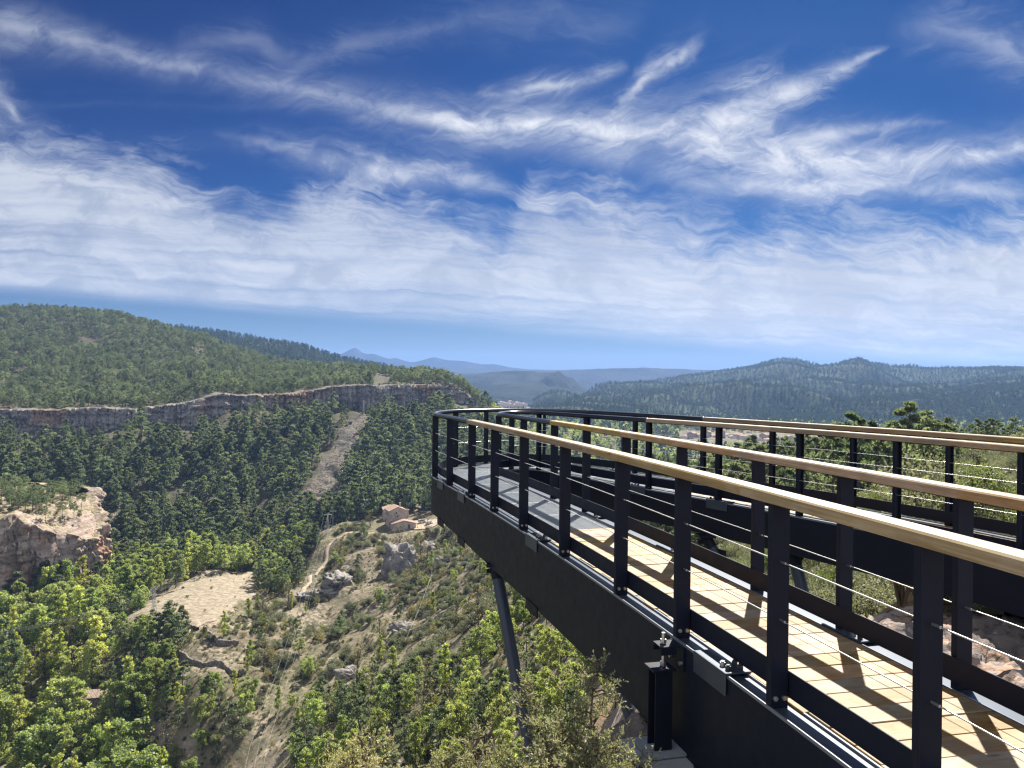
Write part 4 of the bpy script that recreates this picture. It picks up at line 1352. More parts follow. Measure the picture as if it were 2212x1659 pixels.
def gen_pine(seed, n=420, leaf=.75, tall=1.0, umbrella=False):
    """Aleppo pine about 10 m tall: forked leaning stem, layered ragged tufts"""
    r = np.random.default_rng(seed)
    H = 10.0
    bend = r.normal(size=2) * .45
    def stem(z): return np.array([bend[0] * (z / H) ** 1.5, bend[1] * (z / H) ** 1.5, z])
    wv, wf = [tube_np([stem(z) for z in (-.8, 1.5, 4, 7, 9.4)], [.19, .16, .13, .08, .03], 6)], 0
    cs, rs = [], []
    nl = int(r.integers(17, 24))
    zlo = r.uniform(.16, .34) if not umbrella else .55
    wid = r.uniform(.85, 1.2)
    for i in range(nl):
        f = (i + r.random()) / nl
        z = H * (zlo + (1 - zlo) * f)
        prof = (np.sin(math.pi * (f * .80 + .16)) ** .8) * (1.0 - .42 * f)
        rad = (2.9 * prof * wid + .15) * r.uniform(.45, 1.05)
        if umbrella: rad = 3.3 * math.sqrt(max(1 - f * f * .8, .05)) * r.uniform(.4, 1.05)
        an = i * 2.4 + r.normal() * .5
        p = stem(z) + np.array([math.cos(an) * rad, math.sin(an) * rad, r.normal() * .25])
        cs.append(p)
        rs.append(r.uniform(.75, 1.35) * (1.05 - .45 * f))
        if i % 2 == 0:
            b = stem(max(z - rad * .45, 1.2))
            wv.append(tube_np([b, b * .45 + p * .55 + np.array((0, 0, .1)), p], [.06, .04, .02], 3))
    cs.append(stem(H * .97))
    rs.append(.6)
    C, R = np.array(cs), np.array(rs)
    P, d, k = clump_points(r, C, R, n, .62)
    lv, lf = leaf_quads(P, leaf * r.uniform(.7, 1.3, n), leaf * .55 * r.uniform(.7, 1.3, n), .5, seed, d * .9)
    ct = r.random(len(C))
    T = np.clip(.45 * ct[k] + .55 * r.random(n), 0, 1)
    V, Fq, off = [], [], 0
    for a, b in wv:
        V.append(a)
        Fq.append(b + off)
        off += len(a)
    return lv, lf, T, np.concatenate(V), np.concatenate(Fq)
def gen_broad(seed, n=900, leaf=.5, poplar=False, H=9.0, sparse=False):
    r = np.random.default_rng(seed)
    bend = r.normal(size=2) * .5
    def stem(z): return np.array([bend[0] * (z / H) ** 1.4, bend[1] * (z / H) ** 1.4, z])
    wv = [tube_np([stem(z) for z in (-.8, 1, H * .35, H * .6, H * .9)], [.2, .17, .12, .08, .02], 6)]
    cs, rs = [], []
    nl = int(r.integers(26, 36))
    for i in range(nl):
        f = (i + r.random()) / nl
        if poplar:
            z = H * (.14 + .84 * f)
            rad = 1.6 * np.sin(math.pi * (f * .78 + .2)) ** .7 * r.uniform(.2, 1.0)
            q = r.uniform(.45, .9) * (1.1 - .5 * f)
        else:
            z = H * (.28 + .66 * f)
            rad = 3.1 * np.sin(math.pi * (f * .72 + .2)) ** .7 * r.uniform(.3, 1.05)
            q = r.uniform(.5, 1.2) * (1.1 - .35 * f)
        an = i * 2.4 + r.normal() * .6
        p = stem(z) + np.array([math.cos(an) * rad, math.sin(an) * rad, r.normal() * .3])
        cs.append(p)
        rs.append(q)
        if i % 2 == 0 or sparse:
            b = stem(max(z - rad * .9 - .5, .8))
            wv.append(tube_np([b, b * .5 + p * .5 + np.array((0, 0, .15)), p], [.07, .045, .015], 3))
    C, R = np.array(cs), np.array(rs)
    P, d, k = clump_points(r, C, R, n, .85, .4)
    lv, lf = leaf_quads(P, leaf * r.uniform(.6, 1.3, n), leaf * .8 * r.uniform(.6, 1.3, n), .1, seed, d * .4)
    ct = r.random(len(C))
    T = np.clip(.5 * ct[k] + .5 * r.random(n), 0, 1)
    V, Fq, off = [], [], 0
    for a, b in wv:
        V.append(a)
        Fq.append(b + off)
        off += len(a)
    return lv, lf, T, np.concatenate(V), np.concatenate(Fq)
def gen_shrub(seed, n=420, leaf=.34):
    """round evergreen shrub about 3 m tall, several domes"""
    r = np.random.default_rng(seed)
    cs, rs, wv = [], [], []
    for i in range(int(r.integers(7, 12))):
        an, q = i * 2.4 + r.normal() * .4, r.uniform(.1, 1.35)
        z = r.uniform(.7, 2.3) * (1.15 - q * .42)
        p = np.array([math.cos(an) * q, math.sin(an) * q, z])
        cs.append(p)
        rs.append(r.uniform(.55, .95))
        wv.append(tube_np([np.array((0, 0, -.5)), p * .5, p], [.07, .05, .02], 3))
    C, R = np.array(cs), np.array(rs)
    P, d, k = clump_points(r, C, R, n, .85, .5)
    P[:, 2] = np.maximum(P[:, 2], .05)
    lv, lf = leaf_quads(P, leaf * r.uniform(.6, 1.4, n), leaf * .7 * r.uniform(.6, 1.4, n), .25, seed, d * .6)
    ct = r.random(len(C))
    T = np.clip(.5 * ct[k] + .5 * r.random(n), 0, 1)
    V, Fq, off = [], [], 0
    for a, b in wv:
        V.append(a)
        Fq.append(b + off)
        off += len(a)
    return lv, lf, T, np.concatenate(V), np.concatenate(Fq)
M['bark'] = principled('bark', lambda N: N.mix(N.noise(obj_co(N), 3.0, 4.0), (0.07, 0.055, 0.042), (0.16, 0.13, 0.105)), 0.95, spec=0.1)
M['pine'] = leaf_mat('pine_needles', (0.056, 0.082, 0.050), (0.160, 0.198, 0.116), 0.55, .5, (1.55, 1.5, 0.95))
M['oak'] = leaf_mat('evergreen_leaves', (0.068, 0.076, 0.054), (0.17, 0.18, 0.13), 0.5, .4, (1.6, 1.6, 1.0))
M['green'] = leaf_mat('bright_leaves', (0.14, 0.19, 0.07), (0.28, 0.345, 0.145), 0.6, .4, (1.8, 1.65, .9))
M['yellow'] = leaf_mat('yellow_green_leaves', (0.22, 0.265, 0.075), (0.38, 0.43, 0.15), 0.6, .35, (1.75, 1.6, .8))
M['scrub'] = leaf_mat('dry_scrub_leaves', (0.11, 0.105, 0.06), (0.25, 0.225, 0.145), 0.4)
M['midgreen'] = leaf_mat('olive_green_leaves', (0.075, 0.10, 0.04), (0.165, 0.20, 0.085), 0.5, .4, (1.6, 1.5, .85))
PR = {}            # prototypes: kind -> list of (leaf, wood) data and meshes
def proto(kind, gen, lm, seeds):
    PR[kind] = []
    for sd_ in seeds:
        lv, lf, T, wv_, wf_ = gen(sd_)
        whole = plant_mesh(kind, lv, lf, T, wv_, wf_, lm, M['bark'])
        PR[kind].append(dict(whole=whole, leaf=(lv, lf, T), wood=(wv_, wf_), lm=lm, crown=None, trunk=None))
def parts_of(kind, i):
    p = PR[kind][i]
    if p['crown'] is None:
        lv, lf, T = p['leaf']
        p['crown'] = plant_mesh('crown', lv, lf, T, [], [], p['lm'], None)
        me = bpy.data.meshes.new('trunk')
        me.from_pydata(p['wood'][0].tolist(), [], p['wood'][1].tolist())
        me.materials.append(M['bark'])
        p['trunk'] = me
    return p['trunk'], p['crown']
proto('pine_tree', lambda s: gen_pine(s, 1500, .54), M['pine'], range(11, 17))
proto('umbrella_pine', lambda s: gen_pine(s, 900, .6, umbrella=True), M['pine'], range(21, 23))
M['pine_far'] = leaf_mat('distant_pine_needles', (0.024, 0.040, 0.027), (0.062, 0.086, 0.052), 0.5, .35, (1.3, 1.4, 1.0))
proto('far_pine', lambda s: gen_pine(s, 150, 1.5), M['pine_far'], range(31, 35))
proto('broadleaf_tree', lambda s: gen_broad(s, 4200, .33), M['green'], range(41, 45))
proto('poplar_tree', lambda s: gen_broad(s, 3000, .29, True, 10.0), M['yellow'], range(51, 54))
proto('green_poplar', lambda s: gen_broad(s, 3200, .30, True, 10.0), M['green'], range(56, 59))
proto('evergreen_shrub', lambda s: gen_shrub(s, 1500, .21), M['oak'], range(61, 66))
proto('dry_shrub', lambda s: gen_shrub(s, 420, .26), M['scrub'], range(71, 74))
proto('green_shrub', lambda s: gen_shrub(s, 1500, .22), M['midgreen'], range(76, 79))
proto('near_shrub', lambda s: gen_shrub(s, 6500, .085), M['oak'], range(91, 94))
proto('near_green_shrub', lambda s: gen_shrub(s, 6500, .095), M['midgreen'], range(95, 97))
proto('bare_tree', lambda s: gen_broad(s, 260, .26, sparse=True), M['scrub'], range(101, 103))
proto('far_broadleaf', lambda s: gen_broad(s, 160, 1.1), M['green'], range(81, 83))

# ---- where plants stand: (kind, x, y, z, scale, turn)
PL = []
def cells(x, y, d, r):
    """thin random candidates to one per cell of size d (jittered lattice)"""
    key = np.floor(x / d).astype(np.int64) * 1000003 + np.floor(y / d).astype(np.int64)
    _, i = np.unique(key, return_index=True)
    return i
def zone(n, srng, yrng, d, kinds, size, mask, seed, sizevar=.3, zfun=None, squash=.15):
    r = np.random.default_rng(seed)
    y = np.sqrt(r.random(n) * (yrng[1] ** 2 - yrng[0] ** 2) + yrng[0] ** 2)
    s = r.uniform(srng[0], srng[1], n)
    x = s * y
    i = cells(x, y, d, r)
    x, y = x[i], y[i]
    z = (zfun or ground_z)(x, y)
    u, v = uv_of(x, y, z)
    k = mask(u, v, y, x, r.random(len(x)))
    for a, b, c, rr in zip(x[k], y[k], z[k], r.random((k.sum(), 4))):
        q, acc = rr[0], 0
        for kind, w in kinds:
            acc += w
            if q <= acc: break
        PL.append((kind, a, b, c, size * (1 + sizevar * (rr[1] * 2 - 1)), rr[2] * 6.283, 1 + squash * (rr[3] * 2 - 1)))
def S_(u): return (u - CU) / F
def offcliff(y, x): return np.abs(y - cliff_at(x / y)[0] + 1) > 9
def noise_gap(x, y, sc, th, sd_): return vnoise(x / sc, y / sc, 0, sd_) + .5 * vnoise(x / sc * 2.3, y / sc * 2.3, 0, sd_ + 3) > th
NOH = [(868, 1128, 392, 17), (862, 1118, 412, 16), (930, 1128, 394, 14), (930, 1148, 379, 11), (860, 1150, 378, 10), (885, 1150, 378, 9)]
def clear_of_houses(x, y):
    m = np.ones(len(x), bool)
    for u, v, Z, r in NOH:
        m &= np.hypot(x - S_(u) * Z, y - Z) > r
    return m
PATHS = {'dirt_path': [(812, 1152, 384), (760, 1163, 378), (728, 1178, 371), (712, 1190, 364), (706, 1205, 355), (688, 1222, 346), (676, 1240, 334), (672, 1262, 322), (664, 1285, 308), (655, 1296, 300)],
         'field_path': [(470, 1338, 258), (442, 1352, 252), (415, 1370, 246), (392, 1395, 240), (378, 1420, 233)]}
PW = {k: np.array([(S_(a) * c, c) for a, b, c in v]) for k, v in PATHS.items()}
def off_paths(x, y, w=4.0):
    m = np.ones(len(x), bool)
    for P in PW.values():
        for a, b in zip(P[:-1], P[1:]):
            ab = b - a
            t = np.clip(((x - a[0]) * ab[0] + (y - a[1]) * ab[1]) / (ab @ ab), 0, 1)
            m &= np.hypot(x - a[0] - t * ab[0], y - a[1] - t * ab[1]) > w
    return m
inoc = lambda x, y: outcrop_edge_dist(x, y) > 3
# opposite slope under the cliff
def m_slope(u, v, y, x, q):
    cz = cliff_at(x / y)[0]
    k = (y < cz - 16) & (y > 418) & (strip_mask(x, y) < .5) & (u < 1210) & ~inoc(x, y)
    dens = np.where(y > cz - 42, .10, np.where(y > cz - 62, .5, .95))
    return k & (q < dens) & noise_gap(x, y, 26, -.8, 5)
zone(40000, (S_(-300), S_(1215)), (414, 735), 6.8, [('pine_tree', 1.0)], 1.42, m_slope, 101, .42, None, .28)
def m_foot(u, v, y, x, q):
    cz = cliff_at(x / y)[0]
    return (y < cz - 9) & (y > cz - 60) & (u < 1060) & noise_gap(x, y, 9, -.1, 51)
zone(9000, (S_(-300), S_(1060)), (500, 735), 4.5, [('evergreen_shrub', .7), ('dry_shrub', .3)], .8, m_foot, 126, .5)
# plateau and hill above the cliff
def m_hill(u, v, y, x, q):
    cz = cliff_at(x / y)[0]
    clear = (np.abs(u - 828 + (v - 820) * .3) < 20) & (y < 850)
    gap1 = (np.hypot((u - 195) / 26, (v - 742) / 16) < 1) | (np.hypot((u - 432) / 14, (v - 775) / 26) < 1)
    return (y > cz + 5.5) & (u < 1070) & ~clear & ~(gap1 & (q < .8)) & (q < .97)
zone(60000, (S_(-350), S_(1070)), (545, 1210), 7.0, [('umbrella_pine', .6), ('pine_tree', .4)], .92, m_hill, 102, .42, None, .25)
# river side below the opposite slope, left
def m_river(u, v, y, x, q):
    return (u < 620) & (v > 1150) & ~inoc(x, y) & (outcrop_edge_dist(x, y) < -6) & (FIELD(x / y, y) < .5) & noise_gap(x, y, 30, -.7, 7) & clear_of_houses(x, y)
zone(9000, (S_(-200), S_(640)), (340, 462), 6.2, [('broadleaf_tree', .14), ('green_poplar', .06), ('pine_tree', .7), ('evergreen_shrub', .10)], .95, m_river, 103, .35)
# bright trees behind the field
def m_belt(u, v, y, x, q):
    return (np.abs(v - (1262 - (u - 230) * .10)) < 42) & (u > 225) & (u < 560) & (FIELD(x / y, y) < .5) & (outcrop_edge_dist(x, y) < -3)
zone(5000, (S_(225), S_(560)), (285, 372), 6.4, [('broadleaf_tree', .45), ('green_poplar', .25), ('poplar_tree', .12), ('pine_tree', .18)], 1.2, m_belt, 104, .3)
# wooded bottom on the left
def m_bottom(u, v, y, x, q):
    ravine = (np.hypot((u - 262) / 40, (v - 1425) / 60) < 1)
    return (u < 372 - (v - 1340) * .02) & (u < 300 + (v - 1440) * .6) & ~ravine & ~inoc(x, y) & (FIELD(x / y, y) < .5) & (np.hypot(x - S_(237) * 225, y - 225) > 8)
zone(9000, (S_(-200), S_(420)), (178, 318), 6.6, [('broadleaf_tree', .44), ('poplar_tree', .22), ('green_poplar', .20), ('bare_tree', .06), ('pine_tree', .08)], 1.36, m_bottom, 105, .45, None, .3)
# bottom edge, mixed
def m_low(u, v, y, x, q):
    path = np.abs(u - 592) < 44 - (1659 - v) * .05
    return (v > 1500) & (u > 300) & (u < 1010) & ~path & noise_gap(x, y, 14, -.3, 9)
zone(6000, (S_(200), S_(1010)), (108, 232), 4.2, [('broadleaf_tree', .24), ('green_poplar', .10), ('poplar_tree', .05), ('bare_tree', .05), ('pine_tree', .24), ('green_shrub', .16), ('evergreen_shrub', .16)], .72, m_low, 106, .4)
# house knoll: evergreen scrub with bare soil between
def m_knoll(u, v, y, x, q):
    lane = np.abs(u - np.interp(v, [1130, 1300, 1450, 1660], [720, 660, 640, 590])) < 16
    return (u > 560) & (u < 1180) & (v > 1132) & (v < 1560) & ~lane & clear_of_houses(x, y) & off_paths(x, y, 4.5) & noise_gap(x, y, 13, -.16, 11) & (FIELD(x / y, y) < .5)
zone(20000, (S_(540), S_(1180)), (150, 398), 3.2, [('evergreen_shrub', .80), ('dry_shrub', .13), ('green_shrub', .05), ('bare_tree', .02)], 1.0, m_knoll, 107, .5)
def m_knoll_t(u, v, y, x, q):
    return (u > 540) & (u < 1150) & (v > 1150) & (v < 1560) & clear_of_houses(x, y) & off_paths(x, y, 5) & (FIELD(x / y, y) < .5)
zone(4000, (S_(540), S_(1150)), (160, 380), 15.0, [('pine_tree', .35), ('broadleaf_tree', .35), ('green_poplar', .2), ('poplar_tree', .1)], .62, m_knoll_t, 108, .35)
# pines on the river side of the knoll
def m_pineflank(u, v, y, x, q):
    return (np.hypot((u - 605) / 55, (v - 1230) / 62) < 1) | (np.hypot((u - 660) / 30, (v - 1180) / 30) < 1)
zone(3000, (S_(540), S_(720)), (290, 400), 5.4, [('pine_tree', .8), ('broadleaf_tree', .2)], .95, m_pineflank, 109, .3)
# pines and scrub on the bank left of the field
def m_bank(u, v, y, x, q):
    return (u > 215) & (u < 335 + (v - 1330) * .35) & (v > 1270) & (v < 1500) & (FIELD(x / y, y) < .5)
zone(6000, (S_(210), S_(400)), (205, 310), 3.2, [('pine_tree', .2), ('evergreen_shrub', .62), ('broadleaf_tree', .18)], .8, m_bank, 120, .35)
def m_group(u, v, y, x, q): return (np.hypot((u - 372) / 28, (v - 1392) / 22) < 1)
zone(900, (S_(330), S_(410)), (225, 262), 3.6, [('pine_tree', 1.0)], .95, m_group, 121, .2)
# terraces round the field
def m_terr(u, v, y, x, q):
    return (u > 330) & (u < 600) & (v > 1330) & (v < 1520) & (FIELD(x / y, y) < .5) & off_paths(x, y, 2.5) & noise_gap(x, y, 11, .12, 13)
zone(4000, (S_(330), S_(600)), (200, 280), 3.4, [('evergreen_shrub', .5), ('dry_shrub', .3), ('green_shrub', .1), ('poplar_tree', .1)], .62, m_terr, 110, .45)
def m_fieldtuft(u, v, y, x, q): return FIELD(x / y, y) > .5
zone(1500, (S_(260), S_(580)), (235, 350), 11.0, [('dry_shrub', .8), ('evergreen_shrub', .2)], .36, m_fieldtuft, 111, .4)
def m_strip(u, v, y, x, q): return strip_mask(x, y) > .5
zone(3000, (S_(600), S_(860)), (460, 668), 7.5, [('dry_shrub', .6), ('evergreen_shrub', .4)], .42, m_strip, 112, .5)
# oak wood below the walkway
def m_below(u, v, y, x, q):
    return (u > 985) & (u < 1420) & (v > 1215) & (v < 1800) & (v > 1500 - (u - 985) * 1.35) & noise_gap(x, y, 12, -.55, 15)
zone(9000, (S_(985), S_(1430)), (48, 215), 3.3, [('broadleaf_tree', .32), ('green_shrub', .38), ('evergreen_shrub', .2), ('pine_tree', .10)], .58, m_below, 113, .4)
# dry grass and dwarf scrub between the shrubs
def m_tuft(u, v, y, x, q):
    return (u > 330) & (u < 1250) & (v > 1135) & clear_of_houses(x, y) & off_paths(x, y, 1.2) & noise_gap(x, y, 8, -.25, 33) & (FIELD(x / y, y) < .5)
zone(30000, (S_(330), S_(1250)), (110, 400), 2.2, [('dry_shrub', .72), ('evergreen_shrub', .28)], .27, m_tuft, 119, .5)
# the right-hand spur: pines along its crest, scrub below, seen through the railings
def m_spur(u, v, y, x, q):
    return (u > 1180) & (v < 1080) & (v > 890) & noise_gap(x, y, 18, -.5, 17)
zone(14000, (S_(1180), S_(2600)), (170, 360), 4.4, [('pine_tree', .86), ('evergreen_shrub', .14)], .58, m_spur, 114, .4)
def m_spurscrub(u, v, y, x, q):
    return (u > 1330) & (v > 890) & (v < 1420) & noise_gap(x, y, 9, -.75, 19)
zone(16000, (S_(1330), S_(2700)), (78, 215), 2.5, [('evergreen_shrub', .88), ('green_shrub', .07), ('dry_shrub', .05)], .66, m_spurscrub, 115, .45)
def m_spurnear(u, v, y, x, q):
    return (u > 1700) & (v > 890) & (v < 1200) & noise_gap(x, y, 9, -.8, 43)
zone(9000, (S_(1700), S_(2700)), (28, 80), 2.1, [('near_shrub', 1.0)], .55, m_spurnear, 129, .4)
def m_spurpine(u, v, y, x, q):
    return (u > 1290) & (u < 2080) & (v > 1015) & (v < 1215) & noise_gap(x, y, 14, -.35, 37)
zone(9000, (S_(1290), S_(2080)), (80, 200), 5.0, [('pine_tree', 1.0)], .68, m_spurpine, 127, .4)
def m_rim(u, v, y, x, q):
    cz = cliff_at(x / y)[0]
    return (y > cz - 3) & (y < cz + 7) & (u < 1040) & noise_gap(x, y, 8, -.5, 57)
zone(26000, (S_(-300), S_(1040)), (540, 740), 2.6, [('evergreen_shrub', .8), ('dry_shrub', .2)], .62, m_rim, 128, .5)
for u_, Z_, sc_, kd_ in ((1955, 12.6, .5, 'near_green_shrub'), (2120, 12.4, .5, 'near_green_shrub'), (1740, 15.0, .6, 'near_shrub'), (1850, 16.5, .62, 'near_shrub'), (1990, 18.0, .7, 'near_shrub'), (1690, 20.0, .8, 'near_green_shrub')):
    x_ = S_(u_) * Z_
    PL.append((kd_, x_, Z_, float(ground_z(np.array([x_]), np.array([Z_]))[0]), sc_, u_ * .37 % 6.28, 1.0))
def m_nearscrub(u, v, y, x, q):
    return (u > 1380) & (v > 1120) & (v < 1500) & noise_gap(x, y, 7, -.85, 21)
zone(12000, (S_(1380), S_(2700)), (12.5, 80), 1.9, [('near_shrub', .78), ('near_green_shrub', .22)], .58, m_nearscrub, 125, .45)
# valley floor to the right
def m_valley(u, v, y, x, q):
    town = (u > 1470) & (u < 2060) & (y > 985) & (y < 1320)
    vil = (np.hypot((u - 1100) / 60, (y - 2450) / 260) < 1)
    h1 = np.hypot(x - S_(1147) * 1180, y - 1180) < 22
    fields = vnoise(x / 150, y / 220, 0, 23) > .42
    return (u > 1040) & ~town & ~vil & ~h1 & ~(fields & (q < .9)) & (q < .85)
zone(16000, (S_(1040), S_(2500)), (520, 1500), 11.0, [('far_broadleaf', .55), ('far_pine', .45)], 1.15, m_valley, 116, .3)
# on the rock outcrop
def m_oc(u, v, y, x, q): return (outcrop_edge_dist(x, y) > 2.5) & noise_gap(x, y, 12, -.75, 29)
zone(7000, (S_(-300), S_(262)), (298, 405), 4.2, [('umbrella_pine', .7), ('evergreen_shrub', .2), ('dry_shrub', .1)], .62, m_oc, 117, .35)
# far wooded hills
def far_zone(name, n, d, size, seed, kinds, rmax=1.03):
    S, Y, H = HILLS[name]
    r = np.random.default_rng(seed)
    nr, nc = S.shape
    a = r.random(n) * (nr - 1.001)
    b = r.random(n) * (nc - 1.001)
    i, j = a.astype(int), b.astype(int)
    fa, fb = a - i, b - j
    def bl(A): return (A[i, j] * (1 - fa) + A[i + 1, j] * fa) * (1 - fb) + (A[i, j + 1] * (1 - fa) + A[i + 1, j + 1] * fa) * fb
    y, s, z = bl(Y), bl(S), bl(H)
    x = s * y
    u, v = uv_of(x, y, z)
    k = np.where((a < nr * .74) & (u > -120) & (u < 2330))[0]
    k = k[cells(x[k], y[k], d, r)]
    for q in k:
        kind = kinds[int(r.integers(0, len(kinds)))]
        PL.append((kind, x[q], y[q], z[q], size * r.uniform(.7, 1.3), r.random() * 6.283, r.uniform(.85, 1.15)))
far_zone('left_back', 30000, 10.0, 1.1, 201, ['far_pine'])
far_zone('right', 90000, 15.0, 1.05, 202, ['far_pine'])
far_zone('right_mid', 60000, 13.0, 1.1, 204, ['far_pine'])
far_zone('right_spur', 40000, 11.5, 1.2, 203, ['far_pine'])
# valley foreground of the right hills
def m_plain(u, v, y, x, q):
    return (u > 1040) & ~((u > 1450) & (u < 2080) & (y < 1330)) & (np.hypot((u - 1100) / 60, (y - 2450) / 260) > 1) & (q < .8)
zone(22000, (S_(1040), S_(2400)), (1320, 2600), 16.0, [('far_pine', .7), ('far_broadleaf', .3)], 1.25, m_plain, 118, .3)
# ------------------------------------------------------------------ buildings, cars, pylons, walls, rocks
def flatc(name, c1, c2, s=1.0, rough=.85):
    return principled(name, lambda N: N.mix(N.sstep(N.noise(obj_co(N), s, 5.0, .6), .38, .62), c1, c2), rough, spec=0.2)
M['plaster'] = flatc('old_plaster', (0.30, 0.25, 0.215), (0.43, 0.365, 0.315), .5)
M['plaster_light'] = flatc('pale_plaster', (0.55, 0.47, 0.38), (0.66, 0.58, 0.48), .3)
M['plaster_white'] = flatc('white_plaster', (0.70, 0.68, 0.64), (0.78, 0.76, 0.72), .3)
M['stonewall'] = flatc('rubble_masonry', (0.07, 0.06, 0.05), (0.22, 0.19, 0.155), 3.0)
def tile_col(N):
    x, y, z = sep(N, obj_co(N))
    w = N.m('SINE', N.m('MULTIPLY', x, 22.0))
    n = N.noise(obj_co(N), 1.6, 5.0, .65)
    c = N.mix(N.sstep(n, .35, .65), (0.27, 0.165, 0.12), (0.42, 0.32, 0.25))
    return N.mix(N.m('MULTIPLY', N.sstep(w, .2, -.9), .6), c, (0.14, 0.075, 0.05))
M['tiles'] = principled('clay_tiles', tile_col, 0.9, 0.0, lambda N: N.m('SINE', N.m('MULTIPLY', sep(N, obj_co(N))[0], 22.0)), .6, .06, .2)
def tile_pale(N):
    x, y, z = sep(N, obj_co(N))
    w = N.m('SINE', N.m('MULTIPLY', y, 14.0))
    c = N.mix(N.sstep(N.noise(obj_co(N), 1.2, 5.0, .65), .35, .65), (0.26, 0.18, 0.13), (0.44, 0.36, 0.28))
    return N.mix(N.m('MULTIPLY', N.sstep(w, .2, -.8), .75), c, (0.12, 0.07, 0.05))
M['tiles_pale'] = principled('weathered_tiles', tile_pale, 0.9, spec=.2)
M['pane'] = principled('dark_glass', (0.02, 0.022, 0.026), 0.15)
M['wood_door'] = principled('brown_door', (0.09, 0.055, 0.035), 0.7)
M['lattice'] = principled('lattice_steel', (0.50, 0.52, 0.53), 0.5, 0.5)
M['wire'] = principled('power_wire', (0.24, 0.24, 0.23), 0.5, 0.3)
M['car_white'] = principled('white_car_paint', (0.75, 0.76, 0.77), 0.25, spec=.6)
M['car_green'] = principled('grey_green_car_paint', (0.30, 0.36, 0.34), 0.25, spec=.6)
M['tyre'] = principled('tyre_rubber', (0.02, 0.02, 0.02), 0.8)
M['lamp_red'] = principled('tail_light', (0.4, 0.02, 0.02), 0.3)
M['lamp_clear'] = principled('head_light', (0.7, 0.7, 0.68), 0.2)
M['ins'] = principled('insulator_glass', (0.35, 0.42, 0.40), 0.2)
def gz(x, y): return float(ground_z(np.array([x]), np.array([y]))[0])
def house(label, x, y, rz, w, l, h, rise, wall, group, base=None, wins=(), chimney=None, door=None, mono=False, cat='house', name='house', tile=None, over=.35):
    """w along local x (gable side faces -y), l along local y; wins: (face, offset, height, width, tall)"""
    z0 = gz(x, y) if base is None else base
    root = empty(name, (x, y, z0), rz)
    tag(root, label, cat, group)
    b = -3.0
    mb = MB()
    a, c = w / 2, l / 2
    V, Fc = [], []
    for yy in (-c, c):
        if mono: V += [(-a, yy, b), (a, yy, b), (a, yy, h), (-a, yy, h + rise)]
        else: V += [(-a, yy, b), (a, yy, b), (a, yy, h), (0, yy, h + rise), (-a, yy, h)]
    n = len(V) // 2
    Fc.append(tuple(range(n)))
    Fc.append(tuple(reversed(range(n, 2 * n))))
    for k in range(n):
        q = (k + 1) % n
        Fc.append((q, k, k + n, q + n))
    mb.add(V, Fc)
    mb.build('wall', M[wall], root)
    sides = [((-a - over, h + rise + (over * rise / w)), (a + over, h - over * rise / w))] if mono else [((-a - over, h - over * rise / a), (0.02, h + rise)), ((-0.02, h + rise), (a + over, h - over * rise / a))]
    for (x0, za), (x1, zb) in sides:
        r = MB()
        t = .16
        q = [(x0, -c - over, za), (x1, -c - over, zb), (x1, c + over, zb), (x0, c + over, za)]
        r.add([(p[0], p[1], p[2] + .02) for p in q] + [(p[0], p[1], p[2] + t) for p in q], [(3, 2, 1, 0), (4, 5, 6, 7), (0, 1, 5, 4), (1, 2, 6, 5), (2, 3, 7, 6), (3, 0, 4, 7)])
        ro = r.build('roof', tile or M['tiles'], root)
    if chimney:
        k = MB()
        k.box((chimney[0], chimney[1], h + rise * .5 + .6), (.7, .7, rise + 1.2))
        k.box((chimney[0], chimney[1], h + rise + 1.25), (.9, .9, .14))
        k.build('chimney', M[wall], ro)
    def on_face(face, off, z, ww, hh, nm, mt, dep=.06):
        k = MB()
        if face == 'f': k.box((off, -c - .02, z), (ww, dep, hh))
        elif face == 'b': k.box((off, c + .02, z), (ww, dep, hh))
        elif face == 'l': k.box((-a - .02, off, z), (dep, ww, hh))
        else: k.box((a + .02, off, z), (dep, ww, hh))
        return k.build(nm, mt, root)
    for face, off, z, ww, hh in wins:
        wo = on_face(face, off, z, ww, hh, 'window', M['plaster_light'])
        k = on_face(face, off, z, ww * .8, hh * .84, 'pane', M['pane'], .10)
        k.parent = wo
    if door: on_face(door[0], door[1], 1.05, 1.2, 2.1, 'door', M['wood_door'], .1)
    return root
def copy_tree(o, parent=None):
    c = o.copy()
    COL.objects.link(c)
    if parent is not None: c.parent = parent
    for ch in o.children: copy_tree(ch, c)
    return c
# farmhouse on the knoll
fx_, fy_ = S_(858) * 398, 398.0
fz_ = gz(fx_, fy_) + .3
house('tall pinkish farmhouse with tiled gable roof standing on the rocky knoll', fx_, fy_, RX(22), 9.2, 9.5, 7.2, 2.0, 'plaster', 'farm buildings on the knoll', fz_,
      [('f', -.9, 6.2, .8, 1.0), ('f', -.2, 4.4, .8, .9), ('l', -3.2, 5.2, .9, 1.5), ('l', -.8, 5.2, .9, 1.5), ('l', 1.6, 5.2, .9, 1.5), ('l', -2.0, 2.2, .9, 1.4), ('l', 1.0, 2.2, .9, 1.4)], (2.4, 1.0), ('l', 3.4), name='farmhouse')
house('low tiled barn with wide gable built against the front of the farmhouse', fx_ + 5.0, fy_ - 8.6, RX(18), 12.0, 6.0, 2.6, 1.5, 'plaster', 'farm buildings on the knoll', fz_ - .6, [('f', -2.0, 1.3, .8, .7)], None, ('f', 2.5), name='barn')
house('long low outbuilding with two pale tiled roofs behind the farmhouse', S_(848) * 416, 416, RX(14), 9.0, 8.0, 3.4, 1.3, 'plaster', 'farm buildings on the knoll', gz(S_(848) * 416, 416) + 1.6, [('f', -2.0, 1.8, .8, .8)], None, ('f', 1.5), name='outbuilding')
